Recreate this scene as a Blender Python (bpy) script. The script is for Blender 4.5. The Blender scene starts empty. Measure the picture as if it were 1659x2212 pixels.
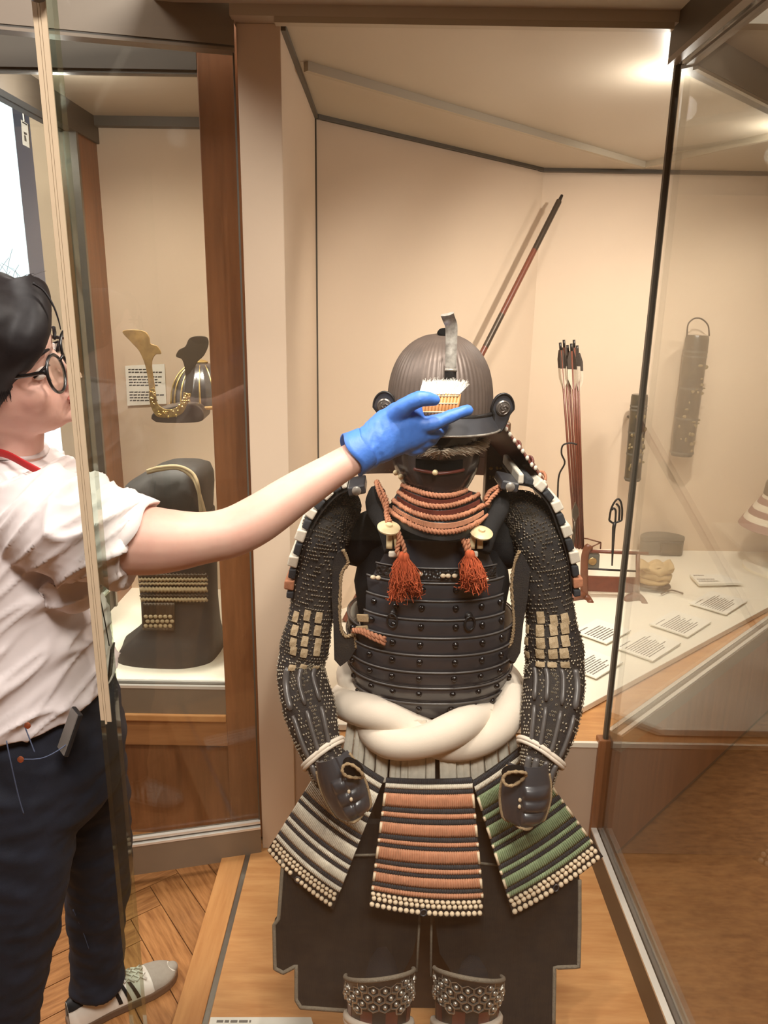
import bpy, bmesh, math, random
import numpy as np
from mathutils import Vector, Matrix, Euler, Quaternion
random.seed(7); rng = np.random.default_rng(7)
PI = math.pi
scene = bpy.context.scene
C = scene.collection

# ---------------------------------------------------------------- camera
F = 1609.0; CX, CY = 829.5, 1106.0; EYE = 1.6
_up = np.array([95, 5830, 1609.0]); _up /= np.linalg.norm(_up)
_fw = np.array([0, 0, -1.0]); _fw -= (_fw @ _up) * _up; _fw /= np.linalg.norm(_fw)
_rt = np.cross(_fw, _up)
RW = np.array([_rt, _fw, _up])          # camera axes -> world axes (X right, Y into the room, Z up)
cam_data = bpy.data.cameras.new('camera'); cam = bpy.data.objects.new('camera', cam_data); C.objects.link(cam)
cam_data.sensor_fit = 'VERTICAL'; cam_data.sensor_height = 36.0; cam_data.lens = F / 2212 * 36.0
cam_data.clip_start = 0.02; cam_data.clip_end = 100
_m = Matrix([[*RW[0], 0], [*RW[1], 0], [*RW[2], EYE], [0, 0, 0, 1]])
cam.matrix_world = _m
scene.camera = cam

# ---------------------------------------------------------------- world, lights, exposure
scene.view_settings.view_transform = 'Standard'; scene.view_settings.look = 'None'
scene.view_settings.gamma = 1.0; scene.view_settings.use_curve_mapping = False
scene.view_settings.exposure = 0.2
scene.cycles.transparent_max_bounces = 20
scene.cycles.max_bounces = 7
scene.cycles.caustics_reflective = False; scene.cycles.caustics_refractive = False
world = bpy.data.worlds.new('daylight'); scene.world = world; world.use_nodes = True
_bg = world.node_tree.nodes['Background']
_bg.inputs['Color'].default_value = (0.72, 0.88, 1.0, 1); _bg.inputs['Strength'].default_value = 2.4

WARM = (1.0, 0.915, 0.82); NEUTRAL = (1.0, 0.94, 0.88)
def area(name, loc, target, sx, sy, power, col=WARM, spread=180):
    d = bpy.data.lights.new(name, 'AREA'); d.shape = 'RECTANGLE'; d.size = sx; d.size_y = sy
    d.energy = power; d.color = col; d.spread = math.radians(spread)
    o = bpy.data.objects.new(name, d); C.objects.link(o); o.location = loc
    o.rotation_euler = (Vector(target) - Vector(loc)).to_track_quat('-Z', 'Y').to_euler(); return o
def spot(name, loc, target, power, angle=60, blend=0.6, size=0.03, col=WARM):
    d = bpy.data.lights.new(name, 'SPOT'); d.energy = power; d.color = col; d.spot_size = math.radians(angle)
    d.spot_blend = blend; d.shadow_soft_size = size
    o = bpy.data.objects.new(name, d); C.objects.link(o); o.location = loc
    o.rotation_euler = (Vector(target) - Vector(loc)).to_track_quat('-Z', 'Y').to_euler(); return o
# lamps under the ceilings of the cases
spot('case_downlight', (0.98, 2.34, 2.16), (1.0, 3.4, 0.95), 66, 120, 1.0, 0.03)
spot('case_downlight', (0.30, 2.05, 2.16), (0.55, 2.9, 0.5), 46, 130, 1.0, 0.05)
spot('case_downlight', (1.60, 2.95, 2.16), (1.7, 3.3, 0.5), 24, 140, 1.0, 0.05)
spot('vitrine_downlight', (0.06, 1.06, 2.18), (-0.05, 1.5, 0.9), 27, 130, 0.9, 0.03)
spot('vitrine_downlight', (0.36, 1.10, 2.18), (0.15, 1.45, 0.9), 25, 120, 0.9, 0.03)
spot('side_case_downlight', (-0.80, 2.12, 2.16), (-0.72, 2.45, 0.6), 30, 140, 1.0, 0.05)
spot('side_case_downlight', (-0.62, 2.14, 2.16), (-0.66, 2.28, 0.5), 85, 56, 0.7, 0.04)
def lamp(name, loc, power, size=0.02):
    d = bpy.data.lights.new(name, 'POINT'); d.energy = power; d.color = NEUTRAL; d.shadow_soft_size = size
    o = bpy.data.objects.new(name, d); C.objects.link(o); o.location = loc
lamp('case_lamp', (0.73, 2.12, 2.10), 3.6, 0.03); lamp('case_lamp', (1.28, 2.66, 2.10), 3.6, 0.03); lamp('side_case_lamp', (-0.86, 2.12, 2.11), 3.0, 0.03)
# unseen area lights added overhead as soft fill from the gallery side
area('gallery_fill_light', (-1.4, 0.8, 3.1), (-1.3, 0.9, 0.0), 0.8, 0.8, 34, NEUTRAL)
area('gallery_fill_light', (0.3, -0.4, 3.1), (0.2, 0.9, 0.6), 1.0, 0.5, 75, NEUTRAL)
area('gallery_fill_light', (-2.6, 2.2, 3.1), (-2.4, 3.0, 0), 1.4, 1.4, 110, NEUTRAL)

# ---------------------------------------------------------------- helpers
def ray(px, py): return RW @ np.array([(px - CX) / F, -(py - CY) / F, -1.0])
def P(px, py, D):
    r = ray(px, py); r = r * (D / r[1]); return Vector((r[0], r[1], r[2] + EYE))
def PZ(px, py, z):
    r = ray(px, py); r = r * ((z - EYE) / r[2]); return Vector((r[0], r[1], r[2] + EYE))
def PX(px, py, x):
    r = ray(px, py); r = r * (x / r[0]); return Vector((r[0], r[1], r[2] + EYE))
def srgb(r, g, b, a=1.0):
    f = lambda c: (c / 255 / 12.92) if c / 255 <= 0.04045 else ((c / 255 + 0.055) / 1.055) ** 2.4
    return (f(r), f(g), f(b), a)

WL = {}
class MB:
    def __init__(s): s.v = []; s.f = []
    def add(s, vs, fs):
        o = len(s.v); s.v += [Vector(v) for v in vs]; s.f += [tuple(i + o for i in f) for f in fs]; return s
    def box(s, c, size, rot=None):
        hx, hy, hz = size[0] / 2, size[1] / 2, size[2] / 2; c = Vector(c)
        vs = [Vector((x, y, z)) for x in (-hx, hx) for y in (-hy, hy) for z in (-hz, hz)]
        if rot is not None: vs = [rot @ v for v in vs]
        return s.add([c + v for v in vs], [(0, 1, 3, 2), (4, 6, 7, 5), (0, 4, 5, 1), (2, 3, 7, 6), (0, 2, 6, 4), (1, 5, 7, 3)])
    def bx(s, x0, x1, y0, y1, z0, z1):
        return s.box(((x0 + x1) / 2, (y0 + y1) / 2, (z0 + z1) / 2), (x1 - x0, y1 - y0, z1 - z0))
    def prism(s, pts, off):                       # polygon (list of 3D points) extruded by the vector off
        n = len(pts); off = Vector(off); a = [Vector(p) for p in pts]
        return s.add(a + [p + off for p in a], [tuple(range(n))[::-1], tuple(range(n, 2 * n))] + [(i, (i + 1) % n, n + (i + 1) % n, n + i) for i in range(n)])
    def rings(s, rings, cap=True, closed=True):   # loft through rings of equal count
        n = len(rings[0]); fs = []
        for k in range(len(rings) - 1):
            for i in range(n if closed else n - 1):
                j = (i + 1) % n; fs.append((k * n + i, k * n + j, (k + 1) * n + j, (k + 1) * n + i))
        vs = [p for r in rings for p in r]
        if cap and closed:
            fs.append(tuple(range(n))[::-1]); fs.append(tuple(range((len(rings) - 1) * n, len(rings) * n)))
        return s.add(vs, fs)
    def tube(s, pts, r, n=8, cap=True, ref=None, flat=None, closed=False):
        pts = [Vector(p) for p in pts]; m = len(pts)
        rr = r if isinstance(r, (list, tuple)) else [r] * m
        T = []
        for i in range(m):
            if closed: t = pts[(i + 1) % m] - pts[i - 1]
            else: t = pts[min(i + 1, m - 1)] - pts[max(i - 1, 0)]
            T.append(t.normalized() if t.length > 1e-9 else Vector((0, 0, 1)))
        u = Vector(ref) if ref is not None else (Vector((0, 0, 1)) if abs(T[0].z) < 0.9 else Vector((1, 0, 0)))
        rings = []
        for i in range(m):
            u = (u - T[i] * u.dot(T[i]));
            if u.length < 1e-6: u = T[i].orthogonal()
            u.normalize(); w = T[i].cross(u)
            a, b = (rr[i], rr[i]) if not isinstance(rr[i], (tuple, list)) else rr[i]
            if flat: b = b * flat
            rings.append([pts[i] + u * (a * math.cos(2 * PI * k / n)) + w * (b * math.sin(2 * PI * k / n)) for k in range(n)])
        if closed: rings.append(rings[0]); cap = False
        return s.rings(rings, cap)
    def lathe(s, prof, c=(0, 0, 0), n=24, axis=None):   # prof: (radius, height)
        c = Vector(c); q = Vector((0, 0, 1)).rotation_difference(Vector(axis).normalized()) if axis is not None else Quaternion()
        rings = [[c + q @ Vector((r * math.cos(2 * PI * k / n), r * math.sin(2 * PI * k / n), h)) for k in range(n)] for r, h in prof]
        return s.rings(rings)
    def ell(s, c, r, n=16, m=10, rot=None):
        c = Vector(c); R = rot if rot is not None else Matrix.Identity(3); rings = []
        for i in range(m + 1):
            a = -PI / 2 + PI * (i + 0.02) / (m + 0.04)
            rings.append([c + R @ Vector((r[0] * math.cos(a) * math.cos(2 * PI * k / n), r[1] * math.cos(a) * math.sin(2 * PI * k / n), r[2] * math.sin(a))) for k in range(n)])
        return s.rings(rings)
    def grid(s, fn, nu, nv, thick=0.0, nrm=None):  # fn(u,v)->point, u,v in 0..1; thick along -normal
        A = [[Vector(fn(i / nu, j / nv)) for j in range(nv + 1)] for i in range(nu + 1)]
        top = [p for row in A for p in row]; W = nv + 1
        idx = lambda i, j: i * W + j
        fs = [(idx(i, j), idx(i + 1, j), idx(i + 1, j + 1), idx(i, j + 1)) for i in range(nu) for j in range(nv)]
        if not thick: return s.add(top, fs)
        bot = []
        for i in range(nu + 1):
            for j in range(nv + 1):
                du = A[min(i + 1, nu)][j] - A[max(i - 1, 0)][j]; dv = A[i][min(j + 1, nv)] - A[i][max(j - 1, 0)]
                nn = du.cross(dv); nn = nn.normalized() if nn.length > 1e-12 else Vector((0, -1, 0))
                bot.append(A[i][j] + nn * thick)
        o = len(top); fs2 = [tuple(k + o for k in f[::-1]) for f in fs]; sd = []
        for i in range(nu):
            sd.append((idx(i, 0), o + idx(i, 0), o + idx(i + 1, 0), idx(i + 1, 0)))
            sd.append((idx(i, nv), idx(i + 1, nv), o + idx(i + 1, nv), o + idx(i, nv)))
        for j in range(nv):
            sd.append((idx(0, j), idx(0, j + 1), o + idx(0, j + 1), o + idx(0, j)))
            sd.append((idx(nu, j), o + idx(nu, j), o + idx(nu, j + 1), idx(nu, j + 1)))
        return s.add(top + bot, fs + fs2 + sd)
    def build(s, name, mat, parent=None, smooth=False, bevel=0, sub=0, recalc=True, fixed_origin=None):
        v = np.array([tuple(p) for p in s.v]); c = (v.min(0) + v.max(0)) / 2 if fixed_origin is None else np.array(fixed_origin)
        me = bpy.data.meshes.new(name); me.from_pydata((v - c).tolist(), [], s.f)
        if recalc:
            b = bmesh.new(); b.from_mesh(me); bmesh.ops.recalc_face_normals(b, faces=b.faces); b.to_mesh(me); b.free()
        if smooth is True: me.shade_smooth()
        elif smooth: me.shade_smooth(); me.set_sharp_from_angle(angle=math.radians(smooth))
        if mat is not None: me.materials.append(mat)
        o = bpy.data.objects.new(name, me); C.objects.link(o); put(o, Vector(c), parent)
        if bevel:
            md = o.modifiers.new('bevel', 'BEVEL'); md.width = bevel; md.segments = 2; md.limit_method = 'ANGLE'; md.harden_normals = False
        if sub:
            md = o.modifiers.new('sub', 'SUBSURF'); md.levels = sub; md.render_levels = sub
        return o
def put(o, world_loc, parent=None):
    WL[o.name] = Vector(world_loc)
    if parent is not None:
        o.parent = parent; o.location = Vector(world_loc) - WL[parent.name]
    else: o.location = world_loc
def thing(name, loc, label, cat, group=None):
    o = bpy.data.objects.new(name, None); C.objects.link(o); o.empty_display_size = 0.05; put(o, Vector(loc)); return tag(o, label, cat, group)
def tag(o, label, cat, group=None):
    o['label'] = label; o['category'] = cat
    if group: o['group'] = group
    return o
def struct(o): o['kind'] = 'structure'; return o
def inst(src, name, loc, rot=None, parent=None, scale=1.0):   # a copy that shares the mesh; rot = Matrix/Quaternion/None
    o = bpy.data.objects.new(name, src.data if hasattr(src, 'data') else src); C.objects.link(o)
    put(o, Vector(loc), parent)
    if rot is not None: o.rotation_euler = (rot.to_euler() if not isinstance(rot, Euler) else rot)
    o.scale = (scale,) * 3 if not isinstance(scale, (tuple, list)) else scale
    return o
def rawmesh(name, mb, mat, smooth=True):
    me = bpy.data.meshes.new(name); me.from_pydata([tuple(p) for p in mb.v], [], mb.f)
    b = bmesh.new(); b.from_mesh(me); bmesh.ops.recalc_face_normals(b, faces=b.faces); b.to_mesh(me); b.free()
    if smooth is True: me.shade_smooth()
    elif smooth: me.shade_smooth(); me.set_sharp_from_angle(angle=math.radians(smooth))
    me.materials.append(mat); return me
def frame(n, up=(0, 0, 1)):          # rotation whose Z is n
    n = Vector(n).normalized(); x = Vector(up).cross(n)
    if x.length < 1e-5: x = Vector((1, 0, 0))
    x.normalize(); y = n.cross(x); return Matrix((x, y, n)).transposed()
def spline(pts, n):                  # Catmull-Rom through tuples of any length
    p = np.array([tuple(q) for q in pts], float); m = len(p); out = []
    for i in range(n):
        t = i / (n - 1) * (m - 1); k = min(int(t), m - 2); t -= k
        a, b, c, d = p[max(k - 1, 0)], p[k], p[k + 1], p[min(k + 2, m - 1)]
        out.append(0.5 * (2 * b + (c - a) * t + (2 * a - 5 * b + 4 * c - d) * t * t + (3 * b - a - 3 * c + d) * t ** 3))
    return out
def sv(pts, n): return [Vector(q[:3]) for q in spline(pts, n)]
def lerp(a, b, t): return a + (b - a) * t

# ---------------------------------------------------------------- materials
def mat(name, col, rough=0.5, metal=0.0, var=0.0, vscale=30, col2=None, bump=0.0, bscale=200, kind='noise', stretch=(1, 1, 1), spec=0.5, sss=0.0, rnd=0.0, coat=0.0, gen='Object'):
    m = bpy.data.materials.new(name); m.use_nodes = True; nt = m.node_tree; N = nt.nodes; L = nt.links
    b = N['Principled BSDF']; b.inputs['Base Color'].default_value = col; b.inputs['Roughness'].default_value = rough
    b.inputs['Metallic'].default_value = metal; b.inputs['Specular IOR Level'].default_value = spec
    if coat: b.inputs['Coat Weight'].default_value = coat; b.inputs['Coat Roughness'].default_value = 0.1
    if sss: b.inputs['Subsurface Weight'].default_value = sss; b.inputs['Subsurface Radius'].default_value = (0.01, 0.004, 0.002); b.inputs['Subsurface Scale'].default_value = 0.6
    tc = N.new('ShaderNodeTexCoord'); mp = N.new('ShaderNodeMapping'); mp.inputs['Scale'].default_value = stretch
    L.new(tc.outputs[gen], mp.inputs['Vector'])
    out = None
    if var or col2 is not None:
        t = N.new('ShaderNodeTexNoise'); t.inputs['Scale'].default_value = vscale; t.inputs['Detail'].default_value = 6; t.inputs['Roughness'].default_value = 0.6
        L.new(mp.outputs[0], t.inputs['Vector'])
        mx = N.new('ShaderNodeMix'); mx.data_type = 'RGBA'
        c2 = col2 if col2 is not None else tuple(c * (1 - var) for c in col[:3]) + (1,)
        mx.inputs[6].default_value = col; mx.inputs[7].default_value = c2
        rp = N.new('ShaderNodeMapRange'); rp.inputs[1].default_value = 0.35; rp.inputs[2].default_value = 0.68
        L.new(t.outputs['Fac'], rp.inputs[0]); L.new(rp.outputs[0], mx.inputs[0]); out = mx.outputs[2]
    if rnd:
        oi = N.new('ShaderNodeObjectInfo'); hs = N.new('ShaderNodeHueSaturation')
        mr = N.new('ShaderNodeMapRange'); mr.inputs[3].default_value = 1 - rnd; mr.inputs[4].default_value = 1 + rnd
        L.new(oi.outputs['Random'], mr.inputs[0]); L.new(mr.outputs[0], hs.inputs['Value'])
        if out is not None: L.new(out, hs.inputs['Color'])
        else: hs.inputs['Color'].default_value = col
        out = hs.outputs[0]
    if out is not None: L.new(out, b.inputs['Base Color'])
    if bump:
        if kind == 'voronoi':
            t = N.new('ShaderNodeTexVoronoi'); t.inputs['Scale'].default_value = bscale; o = t.outputs['Distance']
        elif kind == 'wave':
            t = N.new('ShaderNodeTexWave'); t.inputs['Scale'].default_value = bscale; t.inputs['Distortion'].default_value = 0.6; o = t.outputs['Fac']
        else:
            t = N.new('ShaderNodeTexNoise'); t.inputs['Scale'].default_value = bscale; t.inputs['Detail'].default_value = 4; o = t.outputs['Fac']
        L.new(mp.outputs[0], t.inputs['Vector'])
        bp = N.new('ShaderNodeBump'); bp.inputs['Strength'].default_value = bump; bp.inputs['Distance'].default_value = 0.004
        L.new(o, bp.inputs['Height']); L.new(bp.outputs[0], b.inputs['Normal'])
    return m
def wood(name, c1, c2, scale=6, stretch=(1, 1, 1), rough=0.35, rnd=0.0):
    m = mat(name, c1, rough, 0, 0.0, scale, c2, 0.04, scale * 5, 'noise', stretch, rnd=rnd); return m
def glass(name, tint=(0.985, 0.99, 0.98, 1), ior=1.48, rough=0.0):
    m = bpy.data.materials.new(name); m.use_nodes = True; nt = m.node_tree; N = nt.nodes; L = nt.links; N.clear()
    o = N.new('ShaderNodeOutputMaterial'); t = N.new('ShaderNodeBsdfTransparent'); t.inputs[0].default_value = tint
    g = N.new('ShaderNodeBsdfGlossy'); g.inputs['Roughness'].default_value = rough; mx = N.new('ShaderNodeMixShader')
    f = N.new('ShaderNodeFresnel'); ge = N.new('ShaderNodeNewGeometry'); mr = N.new('ShaderNodeMapRange')
    mr.inputs[3].default_value = ior; mr.inputs[4].default_value = 1 / ior
    L.new(ge.outputs['Backfacing'], mr.inputs[0]); L.new(mr.outputs[0], f.inputs['IOR'])
    L.new(f.outputs[0], mx.inputs[0]); L.new(t.outputs[0], mx.inputs[1]); L.new(g.outputs[0], mx.inputs[2]); L.new(mx.outputs[0], o.inputs[0])
    return m
M = {}
M['cream'] = mat('cream_panel', srgb(218, 196, 172), 0.75, var=0.03, vscale=3, bump=0.03, bscale=400)
M['taupe'] = mat('taupe_metal', srgb(132, 118, 102), 0.45, 0.1, var=0.04, vscale=8)
M['taupe_dark'] = mat('dark_taupe_metal', srgb(88, 80, 70), 0.45, 0.1, var=0.05, vscale=8)
M['ceiling'] = mat('ceiling_panel', srgb(186, 174, 156), 0.36, var=0.02, vscale=4)
M['trimdark'] = mat('shadow_gap_trim', srgb(84, 78, 68), 0.5)
M['deck'] = mat('white_deck', srgb(242, 234, 216), 0.55, var=0.02, vscale=5)
M['plat'] = wood('platform_wood', srgb(214, 160, 104), srgb(190, 132, 80), 5, (1.2, 9, 1), 0.35)
M['plat2'] = wood('border_wood', srgb(206, 150, 94), srgb(184, 126, 74), 5, (9, 1.0, 1), 0.35)
M['oak'] = wood('case_wood', srgb(146, 96, 62), srgb(118, 76, 48), 4, (8, 8, 0.7), 0.3)
M['oakh'] = wood('case_wood_rail', srgb(182, 128, 82), srgb(158, 106, 66), 4, (0.8, 8, 9), 0.32)
M['parq'] = wood('parquet_block', srgb(182, 128, 78), srgb(132, 84, 46), 9, (1.0, 10, 1), 0.32, rnd=0.14)
M['chrome'] = mat('polished_steel', srgb(232, 228, 220), 0.28, 0.35)
M['steel'] = mat('brushed_steel', srgb(150, 146, 138), 0.35, 1.0, var=0.1, vscale=40)
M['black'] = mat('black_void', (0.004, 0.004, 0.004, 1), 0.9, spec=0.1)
M['glass'] = glass('clear_glass')
M['gedge'] = glass('glass_edge', (0.80, 0.86, 0.80, 1), 1.5, 0.05)
M['silicone'] = mat('silicone_strip', srgb(208, 186, 156), 0.4, var=0.06, vscale=30)
M['gwall'] = mat('gallery_wall', srgb(196, 178, 152), 0.8, var=0.03, vscale=3)
M['gceil'] = mat('gallery_ceiling', srgb(150, 140, 126), 0.9)
M['paper'] = mat('label_paper', srgb(240, 236, 224), 0.6)
M['ink'] = mat('grey_print', srgb(120, 116, 108), 0.7)
M['inkd'] = mat('dark_print', srgb(60, 58, 54), 0.7)
# ================================================================ SETTING
ZP = 0.06; ZC = 2.19; ZD = 0.45; DF = 1.85
# floor with a herringbone of parquet blocks where the photo shows it
floor = struct(MB().bx(-5.2, 3.4, -3.2, 6.4, -0.12, -0.0125).build('floor', wood('floor_base', srgb(150, 104, 62), srgb(112, 72, 40), 8, (3, 8, 1), 0.4)))
BW, BL = 0.085, 0.34
blk = rawmesh('block', MB().box((0, 0, -0.006), (BL - 0.0025, BW - 0.0025, 0.0125)), M['parq'], False)
cnt = 0
a45 = math.radians(38)
ca, sa = math.cos(a45), math.sin(a45)
for i in range(-24, 25):
    for j in range(-8, 9):
        for k in (0, 1):
            # herringbone lattice
            if k == 0: lx, ly, rz = i * BW + j * BL + BL / 2, i * BW - j * BL + BW / 2, 0.0
            else: lx, ly, rz = i * BW + j * BL + BL + BW / 2 - BW, i * BW - j * BL + BW + BL / 2, PI / 2
            if k == 1: lx = i * BW + j * BL + BW / 2; ly = i * BW - j * BL + BW + BL / 2
            x = -0.85 + ca * lx - sa * ly; y = 1.6 + sa * lx + ca * ly
            if -1.45 < x < -0.36 and 1.05 < y < 2.05:
                inst(type('o', (), {'data': blk})(), 'parquet_block', (x, y, 0), Euler((0, 0, rz + a45)), floor); cnt += 1
# walls of the armour case
struct(MB().bx(-0.340, -0.243, 1.845, 2.66, ZP, ZC).build('wall_left', M['cream'], bevel=0.002))
_A = Vector((-0.243, 2.645, 0)); _B = Vector((0.674, 3.54, 0)); _n = Vector(((_B - _A).y, -(_B - _A).x, 0)).normalized()
w = MB(); w.prism([_A, _B, _B - _n * 0.08, _A - _n * 0.08], (0, 0, ZC - 0.012)); struct(w.build('wall_back_left', M['cream']))
struct(MB().bx(0.674, 3.2, 3.54, 3.62, 0, ZC - 0.012).build('wall_back', M['cream']))
struct(MB().bx(2.9, 2.98, 1.9, 3.54, 0, ZC - 0.02).build('wall_right', M['cream']))
struct(MB().bx(-0.246, -0.238, 2.640, 2.650, 0.45, ZC - 0.013).build('corner_gap', M['trimdark']))
# ceiling of the armour case: panels and trims
cl = struct(MB().bx(-0.345, 3.2, 1.80, 3.62, ZC, ZC + 0.05).build('ceiling', M['ceiling']))
def strip3(name, a, b, w, z0, z1, m, par=None):
    a = Vector(a); b = Vector(b); d = (b - a).normalized(); n = Vector((-d.y, d.x, 0)) * w / 2
    mb = MB(); mb.prism([a - n + Vector((0, 0, z0)), b - n + Vector((0, 0, z0)), b + n + Vector((0, 0, z0)), a + n + Vector((0, 0, z0))], (0, 0, z1 - z0))
    o = mb.build(name, m, par); return o
M['trimc'] = mat('ceiling_trim_paint', srgb(176, 164, 144), 0.45)
strip3('ceiling_trim', (-0.215, 2.105, 0), (1.054, 3.35, 0), 0.018, ZC - 0.022, ZC + 0.004, M['trimc'], cl)
strip3('ceiling_trim', (1.054, 3.35, 0), (1.42, 2.50, 0), 0.018, ZC - 0.022, ZC + 0.004, M['trimc'], cl)
strip3('ceiling_trim', (-0.25, 1.812, 0), (0.60, 1.812, 0), 0.022, ZC - 0.012, ZC + 0.006, M['trimc'], cl)
strip3('shadow_gap', (0.60, 3.525, 0), (3.0, 3.525, 0), 0.03, ZC - 0.014, ZC + 0.004, M['trimdark'], cl)
strip3('shadow_gap', (-0.238, 1.85, 0), (-0.238, 2.66, 0), 0.012, ZC - 0.012, ZC + 0.004, M['trimdark'], cl)
strip3('shadow_gap', _A + Vector((0.01, -0.01, 0)), _B + Vector((0.01, -0.01, 0)), 0.008, ZC - 0.013, ZC + 0.004, M['trimdark'], cl)  # thin dark strip painted in for the shade where this wall meets the ceiling
# vitrine ceiling, raised between the glass rails
vc = struct(MB().bx(-0.50, 0.70, 0.70, 1.80, 2.212, 2.25).build('vitrine_ceiling', M['ceiling']))
# deck, riser and wooden shelf behind the armour
dk = MB(); dk.prism([(-0.243, 1.885, ZD - 0.02), (0.47, 1.885, ZD - 0.02), (1.62, 2.862, ZD - 0.02), (2.9, 3.0, ZD - 0.02), (2.9, 3.54, ZD - 0.02), (0.674, 3.54, ZD - 0.02), (-0.243, 2.645, ZD - 0.02)], (0, 0, 0.02))
struct(dk.build('display_deck', M['deck'], bevel=0.002))
sh = MB(); sh.prism([(-0.243, 1.853, 0.40), (0.64, 1.853, 0.40), (1.75, 2.963, 0.40), (0.674, 3.5, 0.40), (-0.243, 2.6, 0.40)], (0, 0, 0.026))
struct(sh.build('shelf_base', M['plat']))
struct(MB().bx(-0.243, 0.612, 1.850, 1.870, ZP, 0.413).build('riser_panel', mat('riser_taupe', srgb(188, 166, 146), 0.6))); 
struct(MB().bx(-0.243, 0.612, 1.846, 1.856, 0.413, 0.427).build('riser_edge_trim', M['deck']))
rp = Vector((0.625, 1.855, 0))
struct(MB().bx(0.612, 0.646, 1.838, 1.872, ZP, 0.44).build('corner_post', M['oak'], bevel=0.003))
# diagonal glass front of the neighbouring case: base, rails, header, pane
d0 = Vector((0.640, 1.872, 0)); d1 = Vector((1.98, 3.17, 0)); dd = (d1 - d0).normalized(); dn = Vector((dd.y, -dd.x, 0))
def diag(name, z0, z1, off, w, m, par=None):
    mb = MB(); a = d0 + dn * off; b = d1 + dn * off
    mb.prism([a + Vector((0, 0, z0)), b + Vector((0, 0, z0)), b + dn * w + Vector((0, 0, z0)), a + dn * w + Vector((0, 0, z0))], (0, 0, z1 - z0)); return mb.build(name, m, par)
dg = thing('glass_case_front', (d0.x, d0.y, 0), 'tall slanting glass front of the deep case, behind the right glass pane', 'glass front')
diag('base_panel', 0.02, 0.40, 0.004, 0.03, M['oak'], dg); diag('plinth', 0.0, 0.06, -0.02, 0.05, M['taupe_dark'], dg)
diag('bottom_rail', 0.405, 0.455, 0.0, 0.05, M['taupe'], dg)
diag('rail_line', 0.4555, 0.459, 0.004, 0.012, M['chrome'], dg); diag('rail_line', 0.4555, 0.459, 0.034, 0.012, M['chrome'], dg)
diag('glass_pane', 0.455, 2.13, 0.018, 0.012, M['glass'], dg)
diag('top_rail', 2.12, 2.30, 0.0, 0.05, M['taupe_dark'], dg); diag('rail_line', 2.113, 2.12, 0.036, 0.012, M['steel'], dg)
diag('top_cover', 2.30, 2.50, 0.0, 0.05, M['taupe'], dg)
# right side pane of the vitrine with its rails
XR = 0.638
rgt = thing('side_glass_panel', (XR, 1.39, ZP), 'fixed glass side panel right of the armour, in taupe rails with steel lines', 'glass panel')
MB().bx(XR - 0.006, XR + 0.006, 0.955, 1.845, 0.15, 2.125).build('glass_pane', M['glass'], rgt)
MB().bx(XR - 0.024, XR + 0.024, 0.93, 1.845, ZP, 0.148).build('bottom_rail', M['taupe_dark'], rgt)
MB().bx(XR - 0.024, XR - 0.008, 0.93, 1.845, 0.148, 0.155).build('rail_line', M['chrome'], rgt)
MB().bx(XR + 0.008, XR + 0.024, 0.93, 1.845, 0.148, 0.155).build('rail_line', M['steel'], rgt)
MB().bx(XR - 0.030, XR + 0.030, 0.90, 1.845, 2.135, 2.212).build('top_rail', M['taupe_dark'], rgt)
MB().bx(XR - 0.030, XR - 0.010, 0.90, 1.845, 2.122, 2.135).build('rail_line', M['taupe'], rgt)
MB().bx(XR + 0.010, XR + 0.030, 0.90, 1.845, 2.122, 2.135).build('rail_line', M['taupe'], rgt)
MB().bx(XR - 0.012, XR + 0.002, 1.845, 1.857, 0.44, 2.125).build('joint_strip', M['trimdark'], rgt)
# front pane of the vitrine (the camera looks through it)
FD = 0.935; XL = -0.395
fp = thing('front_glass_panel', (0.12, FD, ZP), 'thick front glass pane with cream edge strip, crossing the person at left', 'glass panel')
MB().bx(XL + 0.022, XR - 0.01, FD, FD + 0.012, ZP + 0.005, 2.20).build('glass_pane', M['glass'], fp)
MB().bx(XL, XL + 0.022, FD - 0.002, FD + 0.014, ZP + 0.005, 2.02).build('glass_edge', M['gedge'], fp)
e = MB()
for z0, z1, x0, x1 in ((1.032, 2.0, XL + 0.001, XL + 0.0062), (1.026, 2.0, XL + 0.0068, XL + 0.0092), (1.030, 2.0, XL + 0.0098, XL + 0.016)): e.bx(x0, x1, FD - 0.004, FD - 0.002, z0, z1)
e.build('edge_strip', M['silicone'], fp)
MB().lathe([(0.011, 0), (0.014, 0.004), (0.014, 0.012), (0.008, 0.016)], (XL + 0.012, FD - 0.008, 1.925), 16, (0, -1, 0)).build('clamp_knob', M['taupe_dark'], fp, smooth=40)
# wooden platform
pf = thing('display_platform', (0.1, 1.39, 0), 'low light wooden platform under the armour with a steel channel', 'platform')
MB().bx(-0.372, XR + 0.05, 0.93, 1.85, 0.0, ZP).build('top_panel', M['plat'], pf, bevel=0.002)
MB().bx(-0.452, -0.386, 0.93, 1.846, 0.0, ZP).build('border', M['plat2'], pf, bevel=0.002)
MB().bx(-0.386, -0.372, 0.93, 1.846, 0.0, ZP - 0.004).build('glass_channel', M['steel'], pf)
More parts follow.
